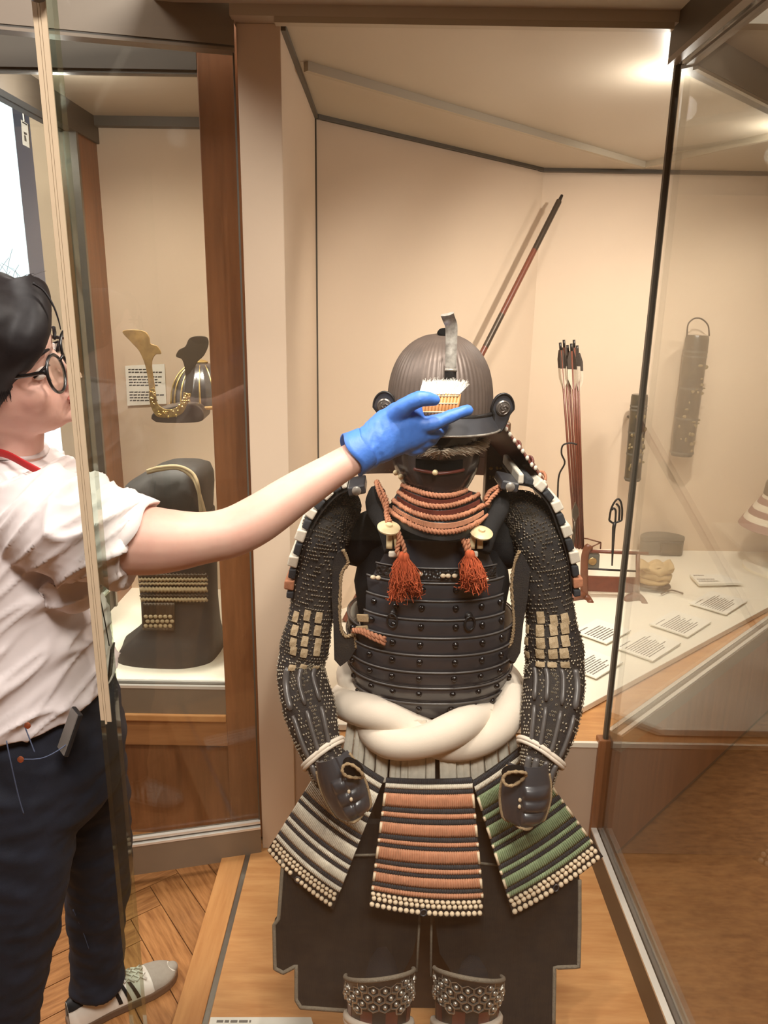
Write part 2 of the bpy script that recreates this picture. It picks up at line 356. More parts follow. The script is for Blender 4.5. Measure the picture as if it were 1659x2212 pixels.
# open glass door at the left, hinged beside the cream pillar
hinge = Vector((-0.346, 1.848, 0)); da = math.radians(13.5)
ddv = Vector((-math.cos(da), -math.sin(da), 0)); dnv = Vector((-ddv.y, ddv.x, 0))
if dnv.y > 0: dnv = -dnv
dr = thing('glass_door', hinge, 'open framed glass door hinged at the cream pillar, taupe top and bottom rails', 'glass door')
def dbox(name, s0, s1, z0, z1, o0, o1, m):
    a = hinge + ddv * s0; b = hinge + ddv * s1; mb = MB()
    mb.prism([a + dnv * o0 + Vector((0, 0, z0)), b + dnv * o0 + Vector((0, 0, z0)), b + dnv * o1 + Vector((0, 0, z0)), a + dnv * o1 + Vector((0, 0, z0))], (0, 0, z1 - z0)); return mb.build(name, m, dr)
dbox('top_rail', 0.0, 0.93, 2.142, 2.232, -0.02, 0.02, M['taupe'])
dbox('rail_line', 0.0, 0.93, 2.137, 2.142, -0.012, 0.018, M['trimdark']); dbox('rail_line', 0.0, 0.93, 2.131, 2.137, -0.014, 0.021, M['taupe'])
dbox('glass_pane', 0.004, 0.925, 0.15, 2.135, -0.005, 0.005, M['glass'])
dbox('glass_edge', 0.0, 0.004, 0.15, 2.135, -0.005, 0.006, M['trimdark'])
dbox('bottom_rail', 0.0, 0.93, 0.046, 0.140, -0.02, 0.02, M['taupe'])
dbox('rail_line', 0.0, 0.93, 0.140, 0.147, 0.008, 0.0215, M['chrome']); dbox('rail_line', 0.0, 0.93, 0.147, 0.153, -0.012, 0.012, M['trimdark'])
dbox('rail_line', 0.0, 0.93, 0.153, 0.161, 0.004, 0.014, M['chrome'])
# side display case behind the door (case C)
CF = 1.965
sc = thing('side_display_case', (-0.8, 2.3, 0), 'wood-framed display case with a white deck and cream back, behind the glass door', 'display case')
MB().bx(-0.458, -0.346, CF, CF + 0.06, 0.0, 2.25).build('stile', M['oak'], sc, bevel=0.003)
MB().bx(-1.30, -0.458, CF, CF + 0.06, 2.130, 2.25).build('header', M['taupe_dark'], sc)
MB().bx(-1.30, -0.458, CF + 0.006, CF + 0.02, 2.122, 2.130).build('rail_line', M['trimdark'], sc)
MB().bx(-1.30, -0.458, CF + 0.004, CF + 0.06, 0.425, 0.515).build('sill', M['taupe'], sc)
MB().bx(-1.30, -0.458, CF + 0.002, CF + 0.012, 0.508, 0.517).build('rail_line', M['chrome'], sc); MB().bx(-1.30, -0.458, CF + 0.012, CF + 0.022, 0.505, 0.516).build('rail_line', M['trimdark'], sc)
MB().bx(-1.30, -0.458, CF + 0.022, CF + 0.034, 0.508, 0.521).build('rail_line', M['chrome'], sc)
MB().bx(-1.30, -0.458, CF - 0.004, CF + 0.05, 0.402, 0.425).build('ledge', M['plat'], sc, bevel=0.004)
MB().bx(-1.30, -0.458, CF + 0.006, CF + 0.05, 0.318, 0.402).build('rail', M['oakh'], sc)
MB().bx(-1.30, -0.458, CF + 0.016, CF + 0.05, 0.0, 0.318).build('panel', M['oak'], sc)
MB().bx(-1.30, -0.458, CF + 0.022, CF + 0.030, 0.517, 2.128).build('glass_pane', M['glass'], sc)
MB().bx(-1.02, -0.346, CF + 0.034, 2.74, 0.49, 0.520).build('deck', M['deck'], sc)
MB().bx(-1.02, -0.346, 2.735, 2.775, 0.52, 2.188).build('back_panel', M['cream'], sc)
MB().bx(-0.362, -0.342, CF + 0.06, 2.735, 0.52, 2.188).build('side_panel', M['cream'], sc)
MB().bx(-1.20, -0.342, CF + 0.06, 2.775, ZC, ZC + 0.04).build('top_panel', M['ceiling'], sc)
MB().bx(-1.0, -0.362, 2.70, 2.735, 2.160, ZC).build('shadow_gap', M['trimdark'], sc)
# left side of that case: header beam, rear stile, sill, glass
MB().bx(-1.04, -0.975, CF + 0.06, 2.735, 2.11, ZC).build('side_header', M['taupe_dark'], sc)
MB().bx(-1.04, -0.985, 2.56, 2.735, 0.52, 2.11).build('rear_stile', M['oak'], sc); MB().bx(-1.02, -0.978, 2.545, 2.56, 0.52, 2.11).build('stile_trim', M['steel'], sc)
MB().bx(-1.04, -0.985, CF + 0.06, 2.56, 0.52, 0.60).build('side_sill', M['taupe_dark'], sc); MB().bx(-0.99, -0.977, CF + 0.06, 2.56, 0.60, 0.608).build('rail_line', M['chrome'], sc)
MB().bx(-1.015, -1.007, CF + 0.06, 2.56, 0.60, 2.11).build('side_glass', M['glass'], sc)
# gallery shell with daylight window at far left
struct(MB().bx(-5.2, 3.4, 6.3, 6.4, -0.06, 0.25).build('wall_far_low', M['gwall']))
fw_ = MB(); fw_.bx(-5.2, -4.4, 6.3, 6.4, 0.25, 3.2); fw_.bx(-2.72, 3.4, 6.3, 6.4, 0.25, 3.2); fw_.bx(-4.4, -2.72, 6.3, 6.4, 3.15, 3.2)
struct(fw_.build('wall_far', M['gwall']))
w1 = struct(MB().bx(-4.4, -2.72, 6.33, 6.345, 0.25, 3.15).build('window_1', M['glass']))
mb_ = mat('window_frame_blue_grey', srgb(146, 164, 200), 0.5)
for x0, x1, z0 in ((-2.885, -2.70, 1.62), (-3.30, -3.26, 0.25)): MB().bx(x0, x1, 6.28, 6.33, z0, 3.15).build('window_frame', mb_, w1)
struct(MB().bx(-1.495, -1.40, 3.4, 3.5, -0.01, 3.2).build('column', M['gwall']))
struct(MB().bx(-5.3, -5.2, -3.2, 6.4, -0.06, 3.2).build('wall_side_left', M['gwall']))
struct(MB().bx(3.4, 3.5, -3.2, 6.4, -0.06, 3.2).build('wall_side_right', M['gwall']))
struct(MB().bx(-5.2, 3.4, -3.3, -3.2, -0.06, 3.2).build('wall_behind', M['gwall']))
struct(MB().bx(-5.2, 3.4, -3.2, 6.4, 3.2, 3.3).build('gallery_ceiling', M['gceil']))
# ================================================================ ARMOUR
M['iron'] = mat('russet_iron', srgb(112, 98, 90), 0.48, 0.35, var=0.25, vscale=25, bump=0.05, bscale=300)
M['lacq'] = mat('black_lacquer', srgb(60, 61, 66), 0.36, 0.0, var=0.25, vscale=14, spec=0.7, coat=0.3)
M['lacqd'] = mat('worn_black_lacquer', srgb(36, 34, 34), 0.4, 0.0, var=0.3, vscale=40, bump=0.1, bscale=300)
M['redl'] = mat('red_brown_lacquer', srgb(112, 56, 46), 0.35, 0.0, var=0.3, vscale=30)
M['maskl'] = mat('dark_brown_lacquer', srgb(44, 31, 29), 0.25, 0.0, var=0.2, vscale=20, coat=0.3)
M['silver'] = mat('aged_silver', srgb(190, 184, 174), 0.34, 0.45, col2=srgb(120, 112, 104), vscale=60)
M['orange'] = mat('orange_braid', srgb(198, 134, 100), 0.8, var=0.25, vscale=120, bump=0.4, bscale=900)
M['orange2'] = mat('orange_lacing', srgb(206, 146, 112), 0.85, var=0.22, vscale=90, bump=0.3, bscale=900)
M['tassel'] = mat('orange_tassel_silk', srgb(206, 98, 58), 0.85, var=0.3, vscale=80)
M['white'] = mat('white_lacing', srgb(226, 216, 198), 0.85, var=0.14, vscale=90, bump=0.3, bscale=900)
M['navy'] = mat('black_lacing', srgb(56, 58, 62), 0.85, var=0.25, vscale=120, bump=0.4, bscale=900)
M['green'] = mat('green_lacing', srgb(150, 166, 128), 0.85, var=0.22, vscale=90, bump=0.3, bscale=900)
M['bone'] = mat('cream_knot', srgb(236, 214, 182), 0.7, var=0.12, vscale=300)
M['cloth'] = mat('white_sash_cloth', srgb(228, 213, 195), 0.85, var=0.04, vscale=30, bump=0.12, bscale=700)
M['ivory'] = mat('ivory', srgb(226, 204, 160), 0.4, var=0.1, vscale=80)
M['hide'] = mat('tan_hide', srgb(176, 150, 114), 0.85, var=0.2, vscale=200, bump=0.4, bscale=500)
M['piping'] = mat('tan_piping', srgb(168, 142, 108), 0.9, var=0.25, vscale=300, bump=0.6, bscale=500)
M['sleeve'] = mat('dark_sleeve_cloth', srgb(50, 44, 38), 0.8, col2=srgb(34, 32, 34), vscale=30, bump=0.4, bscale=600)
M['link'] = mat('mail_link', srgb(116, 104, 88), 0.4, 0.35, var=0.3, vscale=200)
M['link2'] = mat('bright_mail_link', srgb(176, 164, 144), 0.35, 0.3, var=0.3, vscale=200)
M['splint'] = mat('splint_lacquer', srgb(100, 96, 94), 0.32, 0.2, var=0.2, vscale=30)
M['goldsq'] = mat('gilded_leather_plate', srgb(190, 168, 136), 0.6, col2=srgb(150, 126, 92), vscale=120, bump=0.4, bscale=600)
M['blackcloth'] = mat('black_cloth', srgb(24, 23, 24), 0.9, var=0.2, vscale=60, bump=0.3, bscale=600)
M['haidate'] = mat('dark_brown_woven_guard', srgb(44, 38, 32), 0.8, col2=srgb(30, 26, 23), vscale=25, bump=0.6, bscale=260, kind='wave', stretch=(1, 1, 1.3))
M['greytrim'] = mat('grey_trim', srgb(128, 118, 102), 0.9, var=0.25, vscale=200, bump=0.5, bscale=500)
M['hexrim'] = mat('silver_rim', srgb(196, 190, 178), 0.35, 0.8)
M['fur'] = mat('grey_white_hair', srgb(200, 184, 162), 0.8, var=0.3, vscale=200)
M['boss'] = mat('dark_silver_boss', srgb(112, 104, 98), 0.3, 0.5)
X0 = 0.104
def arc3(l, c, r, n=40, p=1.0):      # curve through three pixel+depth points (a bowed arc)
    L, Cc, R_ = P(*l), P(*c), P(*r); out = []
    for i in range(n):
        t = i / (n - 1); q = 2 * Cc - (L + R_) / 2
        out.append(L * (1 - t) ** 2 + q * 2 * t * (1 - t) + R_ * t * t)
    return out
def rope(mb, pts, r, twist=220, strands=2, n=6):     # a twisted cord
    pts = [Vector(p) for p in pts]; m = len(pts); s = [0.0]
    for i in range(1, m): s.append(s[-1] + (pts[i] - pts[i - 1]).length)
    for k in range(strands):
        q = []
        for i in range(m):
            t = (pts[min(i + 1, m - 1)] - pts[max(i - 1, 0)]).normalized(); u = t.orthogonal() if i == 0 else (u - t * u.dot(t)).normalized()
            if i == 0: u.normalize()
            w = t.cross(u); a = s[i] * twist + 2 * PI * k / strands
            q.append(pts[i] + (u * math.cos(a) + w * math.sin(a)) * r * 0.5)
        mb.tube(q, r * 0.62, n)
    return mb
# ---- dark dummy that carries the armour
st = thing('armor_dummy', (X0, 1.47, ZP), 'black cloth dummy inside the samurai armour', 'mannequin')
d = MB()
d.rings([[Vector((X0 + a * math.cos(t), dd_ + b * math.sin(t), z)) for t in np.linspace(0, 2 * PI, 24, endpoint=False)] for z, a, b, dd_ in
         ((0.52, 0.12, 0.09, 1.40), (0.62, 0.155, 0.10, 1.42), (0.78, 0.140, 0.095, 1.47), (0.90, 0.145, 0.10, 1.47), (1.04, 0.165, 0.10, 1.48), (1.12, 0.150, 0.085, 1.49), (1.165, 0.09, 0.06, 1.49), (1.20, 0.05, 0.05, 1.49), (1.40, 0.05, 0.05, 1.49))])
d.build('torso', M['blackcloth'], st, smooth=True)
for s in (-1, 1):
    MB().tube(sv([(X0 + s * 0.075, 1.46, 0.58), (X0 + s * 0.085, 1.42, 0.50), (X0 + s * 0.090, 1.36, 0.42), (X0 + s * 0.092, 1.28, 0.33), (X0 + s * 0.092, 1.18, 0.22), (X0 + s * 0.092, 1.14, 0.065)], 24), [0.06] * 6 + [0.05] * 8 + [0.045] * 10, 16).build('leg', M['blackcloth'], st, smooth=True)
    MB().tube(sv([(X0 + s * 0.05, 1.50, 1.15), (X0 + s * 0.12, 1.50, 1.135), (X0 + s * 0.19, 1.49, 1.105)], 10), [0.062, 0.062, 0.06, 0.06, 0.058, 0.056, 0.054, 0.05, 0.045, 0.035], 16).build('shoulder', M['blackcloth'], st, smooth=True)
# ---- helmet
HC = Vector((X0 + 0.003, 1.48, 0))
hm = thing('samurai_helmet', (HC.x, HC.y, 1.40), 'ribbed russet-iron samurai helmet with silver crest stem, being dusted', 'helmet')
RIB = 62; n = RIB * 4; rings = []; ZB, ZT = 1.402, 1.553
for k in range(27):
    h = k / 26; rad = (1 - h ** 2.75) ** 0.5 if h < 1 else 0; rad = max(rad, 0.02)
    z = ZB + (ZT - ZB) * h; row = []
    for i in range(n):
        t = 2 * PI * i / n; rb = 1 + 0.014 * (abs(math.cos(RIB * t / 2)) ** 6) * min(1, rad * 2.2)
        row.append(HC + Vector((0.103 * rad * rb * math.cos(t), 0.124 * rad * rb * math.sin(t), z)))
    rings.append(row)
b = MB(); b.rings(rings); b.build('bowl', M['iron'], hm, smooth=True)
MB().lathe([(0.012, 0), (0.016, 0.002), (0.014, 0.006), (0.008, 0.006)], P(962, 722, 1.46), 20, (0, -0.5, 1)).build('top_rim', M['black'], hm, smooth=40)
b = MB(); b.grid(lambda u, v: HC + Vector((lerp(0.104, 0.119, v) * math.sin(math.radians(-80 + 160 * u)), -lerp(0.125, 0.165, v) * math.cos(math.radians(-80 + 160 * u)), lerp(1.408, 1.372, v) + 0.006 * math.cos(math.radians(-80 + 160 * u)) * v)), 40, 4, 0.003)
b.build('visor', M['lacq'], hm, smooth=50)
b = MB(); b.tube([HC + Vector((0.120 * math.sin(a), -0.166 * math.cos(a), 1.372 + 0.006 * math.cos(a))) for a in np.linspace(-1.4, 1.4, 50)], 0.0022, 6)
b.build('visor_rim', M['silver'], hm, smooth=True)
b = MB(); b.tube([HC + Vector((0.1055 * math.cos(a), 0.1265 * math.sin(a), 1.405)) for a in np.linspace(0, 2 * PI, 80, endpoint=False)], 0.004, 6, closed=True); b.build('rim_band', M['lacqd'], hm, smooth=True)
# crest stem: silver blade over a black socket
st_pts = [(974, 800, 1.345), (974, 770, 1.347), (975, 735, 1.352), (975, 705, 1.352), (970, 690, 1.348), (966, 679, 1.340)]
def blade(mb, pts, wid, th, n=18):
    q = sv([P(*p) for p in pts], n)
    rings = []
    for i, p in enumerate(q):
        t = (q[min(i + 1, n - 1)] - q[max(i - 1, 0)]).normalized(); x = Vector((1, 0, 0)) - t * t.x; x.normalize(); y = t.cross(x)
        w = wid(i / (n - 1)) if callable(wid) else wid
        rings.append([p + x * a + y * c for a, c in ((-w, -th * 0.4), (-w * 0.3, -th), (w * 0.3, -th), (w, -th * 0.4), (w, th), (-w, th))])
    mb.rings(rings); return mb
cr = blade(MB(), st_pts, lambda t: 0.0095 + 0.002 * t, 0.003).build('crest_stem', M['silver'], hm, smooth=50)
blade(MB(), [(973, 838, 1.347), (973, 820, 1.346), (973, 801, 1.345)], 0.0105, 0.004, 6).build('crest_socket', M['lacqd'], hm, smooth=40)
MB().tube([P(961, 799, 1.343), P(987, 800, 1.343)], 0.0028, 8).build('crest_collar', M['silver'], hm, smooth=True)
# side flaps with round bosses
for s, (px, py, D) in ((-1, (831, 880, 1.425)), (1, (1086, 884, 1.425))):
    c = P(px, py, D); rr = Euler((math.radians(4), 0, math.radians(s * 10))).to_matrix(); pts = []
    for k in range(28):
        t = 2 * PI * k / 28; w = 0.022; hgt = 0.030
        x = w * math.sin(t) * (1.0 if math.cos(t) > -0.2 else 0.72); z = hgt * math.cos(t) * (1 if math.cos(t) > 0 else 1.5)
        x += s * -0.006 * (1 if z < 0 else 0) * (-z / 0.045)
        pts.append(c + rr @ Vector((x, 0, z)))
    fl = MB().prism(pts, rr @ Vector((0, 0.008, 0))).build('side_flap', M['lacq'], hm, smooth=40)
    b = MB(); b.tube([p + rr @ Vector((0, -0.001, 0)) for p in pts], 0.002, 6, closed=True); b.build('flap_rim', M['lacqd'], fl, smooth=True)
    MB().lathe([(0.0145, 0), (0.0145, 0.002), (0.012, 0.004), (0.011, 0.003), (0.004, 0.005)], c + rr @ Vector((0, -0.001, 0.003)), 24, rr @ Vector((0, -1, 0))).build('boss', M['boss'], fl, smooth=40)
    b = MB()
    for k in range(3):
        a0 = 2 * PI * k / 3; b.tube([c + rr @ Vector((0.0085 * (1 - i / 9) * math.cos(a0 + i * 0.3) , -0.006, 0.003 + 0.0085 * (1 - i / 9) * math.sin(a0 + i * 0.3))) for i in range(8)], 0.0012, 5)
    b.build('boss_relief', M['boss'], fl, smooth=True)
# neck guard: overlapping flared rows
for k in range(4):
    r0 = 0.112 + 0.027 * k; r1 = r0 + 0.032; z0 = 1.398 - 0.031 * k; z1 = z0 - 0.036
    ang = lambda u: math.radians(-16 + 212 * u)
    b = MB(); b.grid(lambda u, v: HC + Vector((lerp(r0, r1, v) * math.cos(ang(u)), 0.02 + lerp(r0 + 0.012, r1 + 0.012, v) * math.sin(ang(u)), lerp(z0, z1, v) - 0.012 * math.cos(ang(u)) ** 4 * (k / 3) * v - 0.05 * max(0, math.sin(ang(u))) * (k + v) / 4)), 56, 4, 0.0025)
    row = b.build('neck_guard_row', M['redl'] if k else M['lacqd'], hm, smooth=50)
    b = MB()
    for i in range(70):
        a = ang(i / 69); q = HC + Vector(((r1 - 0.006) * math.cos(a), 0.02 + (r1 + 0.006) * math.sin(a), z1 + 0.007 - 0.05 * max(0, math.sin(a)) * (k + 0.8) / 4)); b.ell(q, (0.0032, 0.0032, 0.0045), 6, 4)
    b.build('lacing', M['redl'] if k < 3 else M['orange'], row, smooth=True)['kind'] = 'stuff'
    for u in (0.0, 1.0):
        for v in (0.15, 0.45, 0.75):
            q = HC + Vector((lerp(r0, r1, v) * math.cos(ang(u)), 0.017 + lerp(r0 + .012, r1 + .012, v) * math.sin(ang(u)), lerp(z0, z1, v) - 0.012 * math.cos(ang(u)) ** 4 * (k / 3) * v - 0.05 * max(0, math.sin(ang(u))) * (k + v) / 4))
            MB().ell(q, (0.0038, 0.004, 0.005), 8, 6).build('edge_lacing', M['white'], row, smooth=True)
# ---- face mask with throat guard
fm = thing('face_mask', (X0, 1.42, 1.2), 'dark lacquered half mask with white moustache and orange-laced throat guard', 'mask')
def maskp(u, v):
    a = math.radians(-96 + 192 * u); z = lerp(1.372, 1.238, v)
    ax = 0.086 * (1 - 0.42 * max(0, (v - 0.45) / 0.55) ** 1.6); fy = 0.115 * (1 - 0.12 * abs(v - 0.55)); 
    nose = 0.022 * math.exp(-((a / 0.17) ** 2)) * math.exp(-(((v - 0.14) / 0.14) ** 2)); chin = 0.010 * math.exp(-((a / 0.3) ** 2)) * math.exp(-(((v - 0.88) / 0.1) ** 2))
    return Vector((X0 - 0.003 + ax * math.sin(a), 1.455 - (fy + nose + chin) * math.cos(a), z))
MB().grid(maskp, 48, 24, 0.004).build('mask_shell', M['maskl'], fm, smooth=60)
MB().grid(lambda u, v: maskp(lerp(0.34, 0.66, u), lerp(0.32, 0.45, v)) + Vector((0, -0.0018, 0)), 16, 3, 0.001).build('mouth_opening', M['black'], fm)
b = MB(); b.tube([maskp(lerp(0.33, 0.67, i / 20), 0.48) + Vector((0, -0.003, -0.002 + 0.004 * abs(i / 10 - 1))) for i in range(21)], 0.0032, 6); b.build('lower_lip', M['redl'], fm, smooth=True)
b = MB()
for i in range(900):
    u = rng.uniform(0.10, 0.92); p = maskp(u, 0.17 + 0.025 * rng.normal()) + Vector((0, -0.004, 0)); s = 1 if u > 0.5 else -1
    q = p + Vector((s * rng.uniform(0.006, 0.020), -0.002 + 0.02 * abs(u - .5), -rng.uniform(0.002, 0.008))); b.tube([p, (p + q) / 2 + Vector((0, -0.004, 0.002)), q], [0.0012, 0.001, 0.0003], 4)
b.build('moustache', M['fur'], fm, smooth=True)['kind'] = 'stuff'
for px, py, D in ((940, 1021, 1.328), (855, 1021, 1.39), (866, 1030, 1.385)): MB().ell(P(px, py, D), (0.0055, 0.005, 0.0055), 10, 8).build('peg', M['ivory'], fm, smooth=True)
braids = [((868, 1047, 1.395), (946, 1071, 1.325), (1008, 1059, 1.39)), ((860, 1062, 1.395), (943, 1094, 1.318), (1035, 1067, 1.39)),
          ((849, 1080, 1.392), (946, 1119, 1.308), (1045, 1090, 1.388)), ((838, 1100, 1.388), (950, 1149, 1.296), (1052, 1113, 1.385))]
bot = ((832, 1118, 1.388), (950, 1168, 1.292), (1050, 1135, 1.385))
for k, br in enumerate(braids):
    nxt = braids[k + 1] if k < 3 else bot; A = arc3(*br, n=60); B = arc3(*nxt, n=60)
    pl = MB().grid(lambda u, v: A[round(u * 59)].lerp(B[round(u * 59)], v * 1.05) + Vector((0, 0.004, 0)), 59, 3, 0.003).build('throat_plate', M['lacqd'], fm, smooth=50)
    b = MB(); rope(b, A, 0.0054, 460, 2, 6); b.build('braid', M['orange'], pl, smooth=True)
    if k < 3:
        b = MB()
        for i in range(2, 58):
            c = A[i].lerp(B[i], 0.55); t = (A[min(i + 1, 59)] - A[i - 1]).normalized(); b.box(c + Vector((0, -0.001, 0)), (0.0032, 0.004, (A[i] - B[i]).length * 0.36), None)
        b.build('lacing', M['orange2'] if k == 2 else M['redl'], pl, smooth=30)
# ---- cuirass
cu = thing('cuirass', (X0, 1.47, 0.78), 'black lacquered riveted cuirass with orange tassels and laced hanging panels', 'armor')
ys = [1262, 1299, 1338, 1376, 1413, 1450, 1485, 1521, 1556]
zs = [P(930, y, 1.345).z for y in ys]
rivet = rawmesh('rivet', MB().lathe([(0.0066, -0.001), (0.0063, 0.002), (0.0048, 0.0048), (0.0025, 0.0062), (0.0006, 0.0066)], n=14), mat('black_rivet', srgb(18, 18, 20), 0.18, spec=0.7))
def cup(a, z, off=0.0):
    t = (z - 0.79) / 0.29; ax = 0.162 + 0.013 * math.sin(PI * min(max(t * 1.1, 0), 1)) - 0.022 * max(0, 0.25 - t) * 4 * 0.3
    by = 0.122 + 0.012 * math.sin(PI * min(max(t, 0), 1)) - 0.012 * max(0, 0.2 - t) * 5 * 0.5
    ca_, sa_ = math.cos(a), math.sin(a)
    return Vector((X0 + (ax + off) * math.copysign(abs(sa_) ** 0.86, sa_), 1.475 - (by + off) * math.copysign(abs(ca_) ** 0.92, ca_), z))
for k in range(8):
    A = math.radians(52 if k < 3 else 120); z0, z1 = zs[k], zs[k + 1] - 0.003
    b = MB(); b.grid(lambda u, v: cup(-A + 2 * A * u, lerp(z0, z1, v), 0.0055 * (1 - v) ** 0.6 - (0.003 if v < 0.03 else 0)), 56, 6, 0.003)
    pl = b.build('cuirass_plate', M['lacq'], cu, smooth=40)
    b = MB(); b.tube([cup(-A + 2 * A * i / 60, z0 + 0.0005, 0.0055) for i in range(61)], 0.0021, 6); b.build('plate_edge_highlight', M['splint'], pl, smooth=True)  # lighter ridge tube stands in for the highlight along each plate edge
    for a in (-1.15, -0.74, -0.42, -0.12, 0.18, 0.50, 0.82, 1.2):
        if abs(a) > A - 0.08 or (k < 1 and abs(a) > 0.7): continue
        z = lerp(z0, z1, 0.33); p = cup(a, z, 0.0045); nn = Vector((math.sin(a), -math.cos(a) * 1.2, 0.1))
        inst(type('o', (), {'data': rivet})(), 'rivet', p, frame(nn), pl)
b = MB(); b.grid(lambda u, v: cup((-0.80 + 1.6 * u) * lerp(1.0, 0.62, v), lerp(zs[0] + 0.001, zs[0] + 0.085, v), 0.001 - 0.004 * v), 36, 8, 0.003); b.build('breast_plate', M['lacq'], cu, smooth=40)
M['emboss'] = mat('embossed_leather', srgb(44, 42, 42), 0.32, 0.0, var=0.3, vscale=60, bump=1.0, bscale=150, kind='voronoi', spec=0.7)
b = MB(); b.grid(lambda u, v: cup(-0.72 + 1.44 * u, lerp(zs[0] + 0.008, zs[0] + 0.028, v), 0.004), 36, 3, 0.003); b.build('decor_band', M['emboss'], cu, smooth=40)
for e_ in (0.006, 0.031): b = MB(); b.tube([cup(-0.74 + 1.48 * i / 40, zs[0] + e_, 0.0045) for i in range(41)], 0.0018, 6); b.build('band_rim', M['splint'], cu, smooth=True)
for px, py in ((806, 1247), (817, 1248), (908, 1240), (957, 1244), (968, 1244), (982, 1244), (1050, 1252)): MB().ell(P(px, py, 1.338 if 850 < px < 1030 else 1.365), (0.0055, 0.004, 0.0045), 10, 6).build('knot', M['bone'], cu, smooth=True)
for px, py in ((857, 1322), (1005, 1325)):
    a = math.asin((P(px, py, 1.35).x - X0) / 0.18); p = cup(a, P(px, py, 1.36).z, 0.008); R3 = frame(Vector((math.sin(a), -1, 0)))
    rg = MB().lathe([(0.008, 0), (0.007, 0.004), (0.003, 0.007)], p - R3 @ Vector((0, 0, 0.004)), 16, R3 @ Vector((0, 0, 1))).build('ring_mount', M['lacqd'], cu, smooth=40)
    MB().tube([p + R3 @ Vector((0.0105 * math.cos(t), -0.013 + 0.014 * math.sin(t), 0.003)) for t in np.linspace(0, 2 * PI, 24, endpoint=False)], 0.0022, 6, closed=True).build('ring', M['lacqd'], rg, smooth=True)
# underarm flaps with tan piping
for pts, D0 in (([(741, 1188), (752, 1215), (738, 1238), (735, 1280), (734, 1330), (738, 1362), (748, 1375), (765, 1372), (770, 1400), (755, 1425), (735, 1440), (722, 1425), (720, 1350), (716, 1290), (718, 1220), (728, 1195)], 1.40),
                ([(1122, 1190), (1112, 1215), (1105, 1260), (1108, 1310), (1110, 1350), (1104, 1388), (1090, 1398), (1078, 1386), (1086, 1402), (1098, 1425), (1112, 1432), (1124, 1410), (1130, 1350), (1140, 1290), (1145, 1230), (1134, 1205)], 1.40)):
    q = [P(x, y, D0) for x, y in pts]
    fl = MB().prism(q, (0, 0.012, 0)).build('underarm_flap', M['sleeve'], cu, smooth=30)
    b = MB(); rope(b, sv(q[:9], 50), 0.0042, 500, 2, 5); b.build('piping', M['piping'], fl, smooth=True)
for px, py, w_, h_, rz in ((784, 1335, 0.030, 0.016, -14), (782, 1357, 0.032, 0.010, -20), (1074, 1346, 0.034, 0.018, 16), (1078, 1366, 0.034, 0.010, 18)):
    s = -1 if px < 900 else 1
    MB().box(P(px, py, 1.385), (w_, 0.006, h_), Euler((0, -math.radians(rz) * -1, math.radians(s * 40))).to_matrix()).build('hide_strap', M['hide'], cu, bevel=0.002)
for dy in (0, 8):
    b = MB(); rope(b, sv([P(762, 1362, 1.395), P(783, 1362 + dy * .4, 1.37), P(805, 1371 + dy * .8, 1.352), P(832, 1381 + dy, 1.34)], 40), 0.0055, 330, 2, 6); b.build('side_cord', M['orange'], cu, smooth=True)
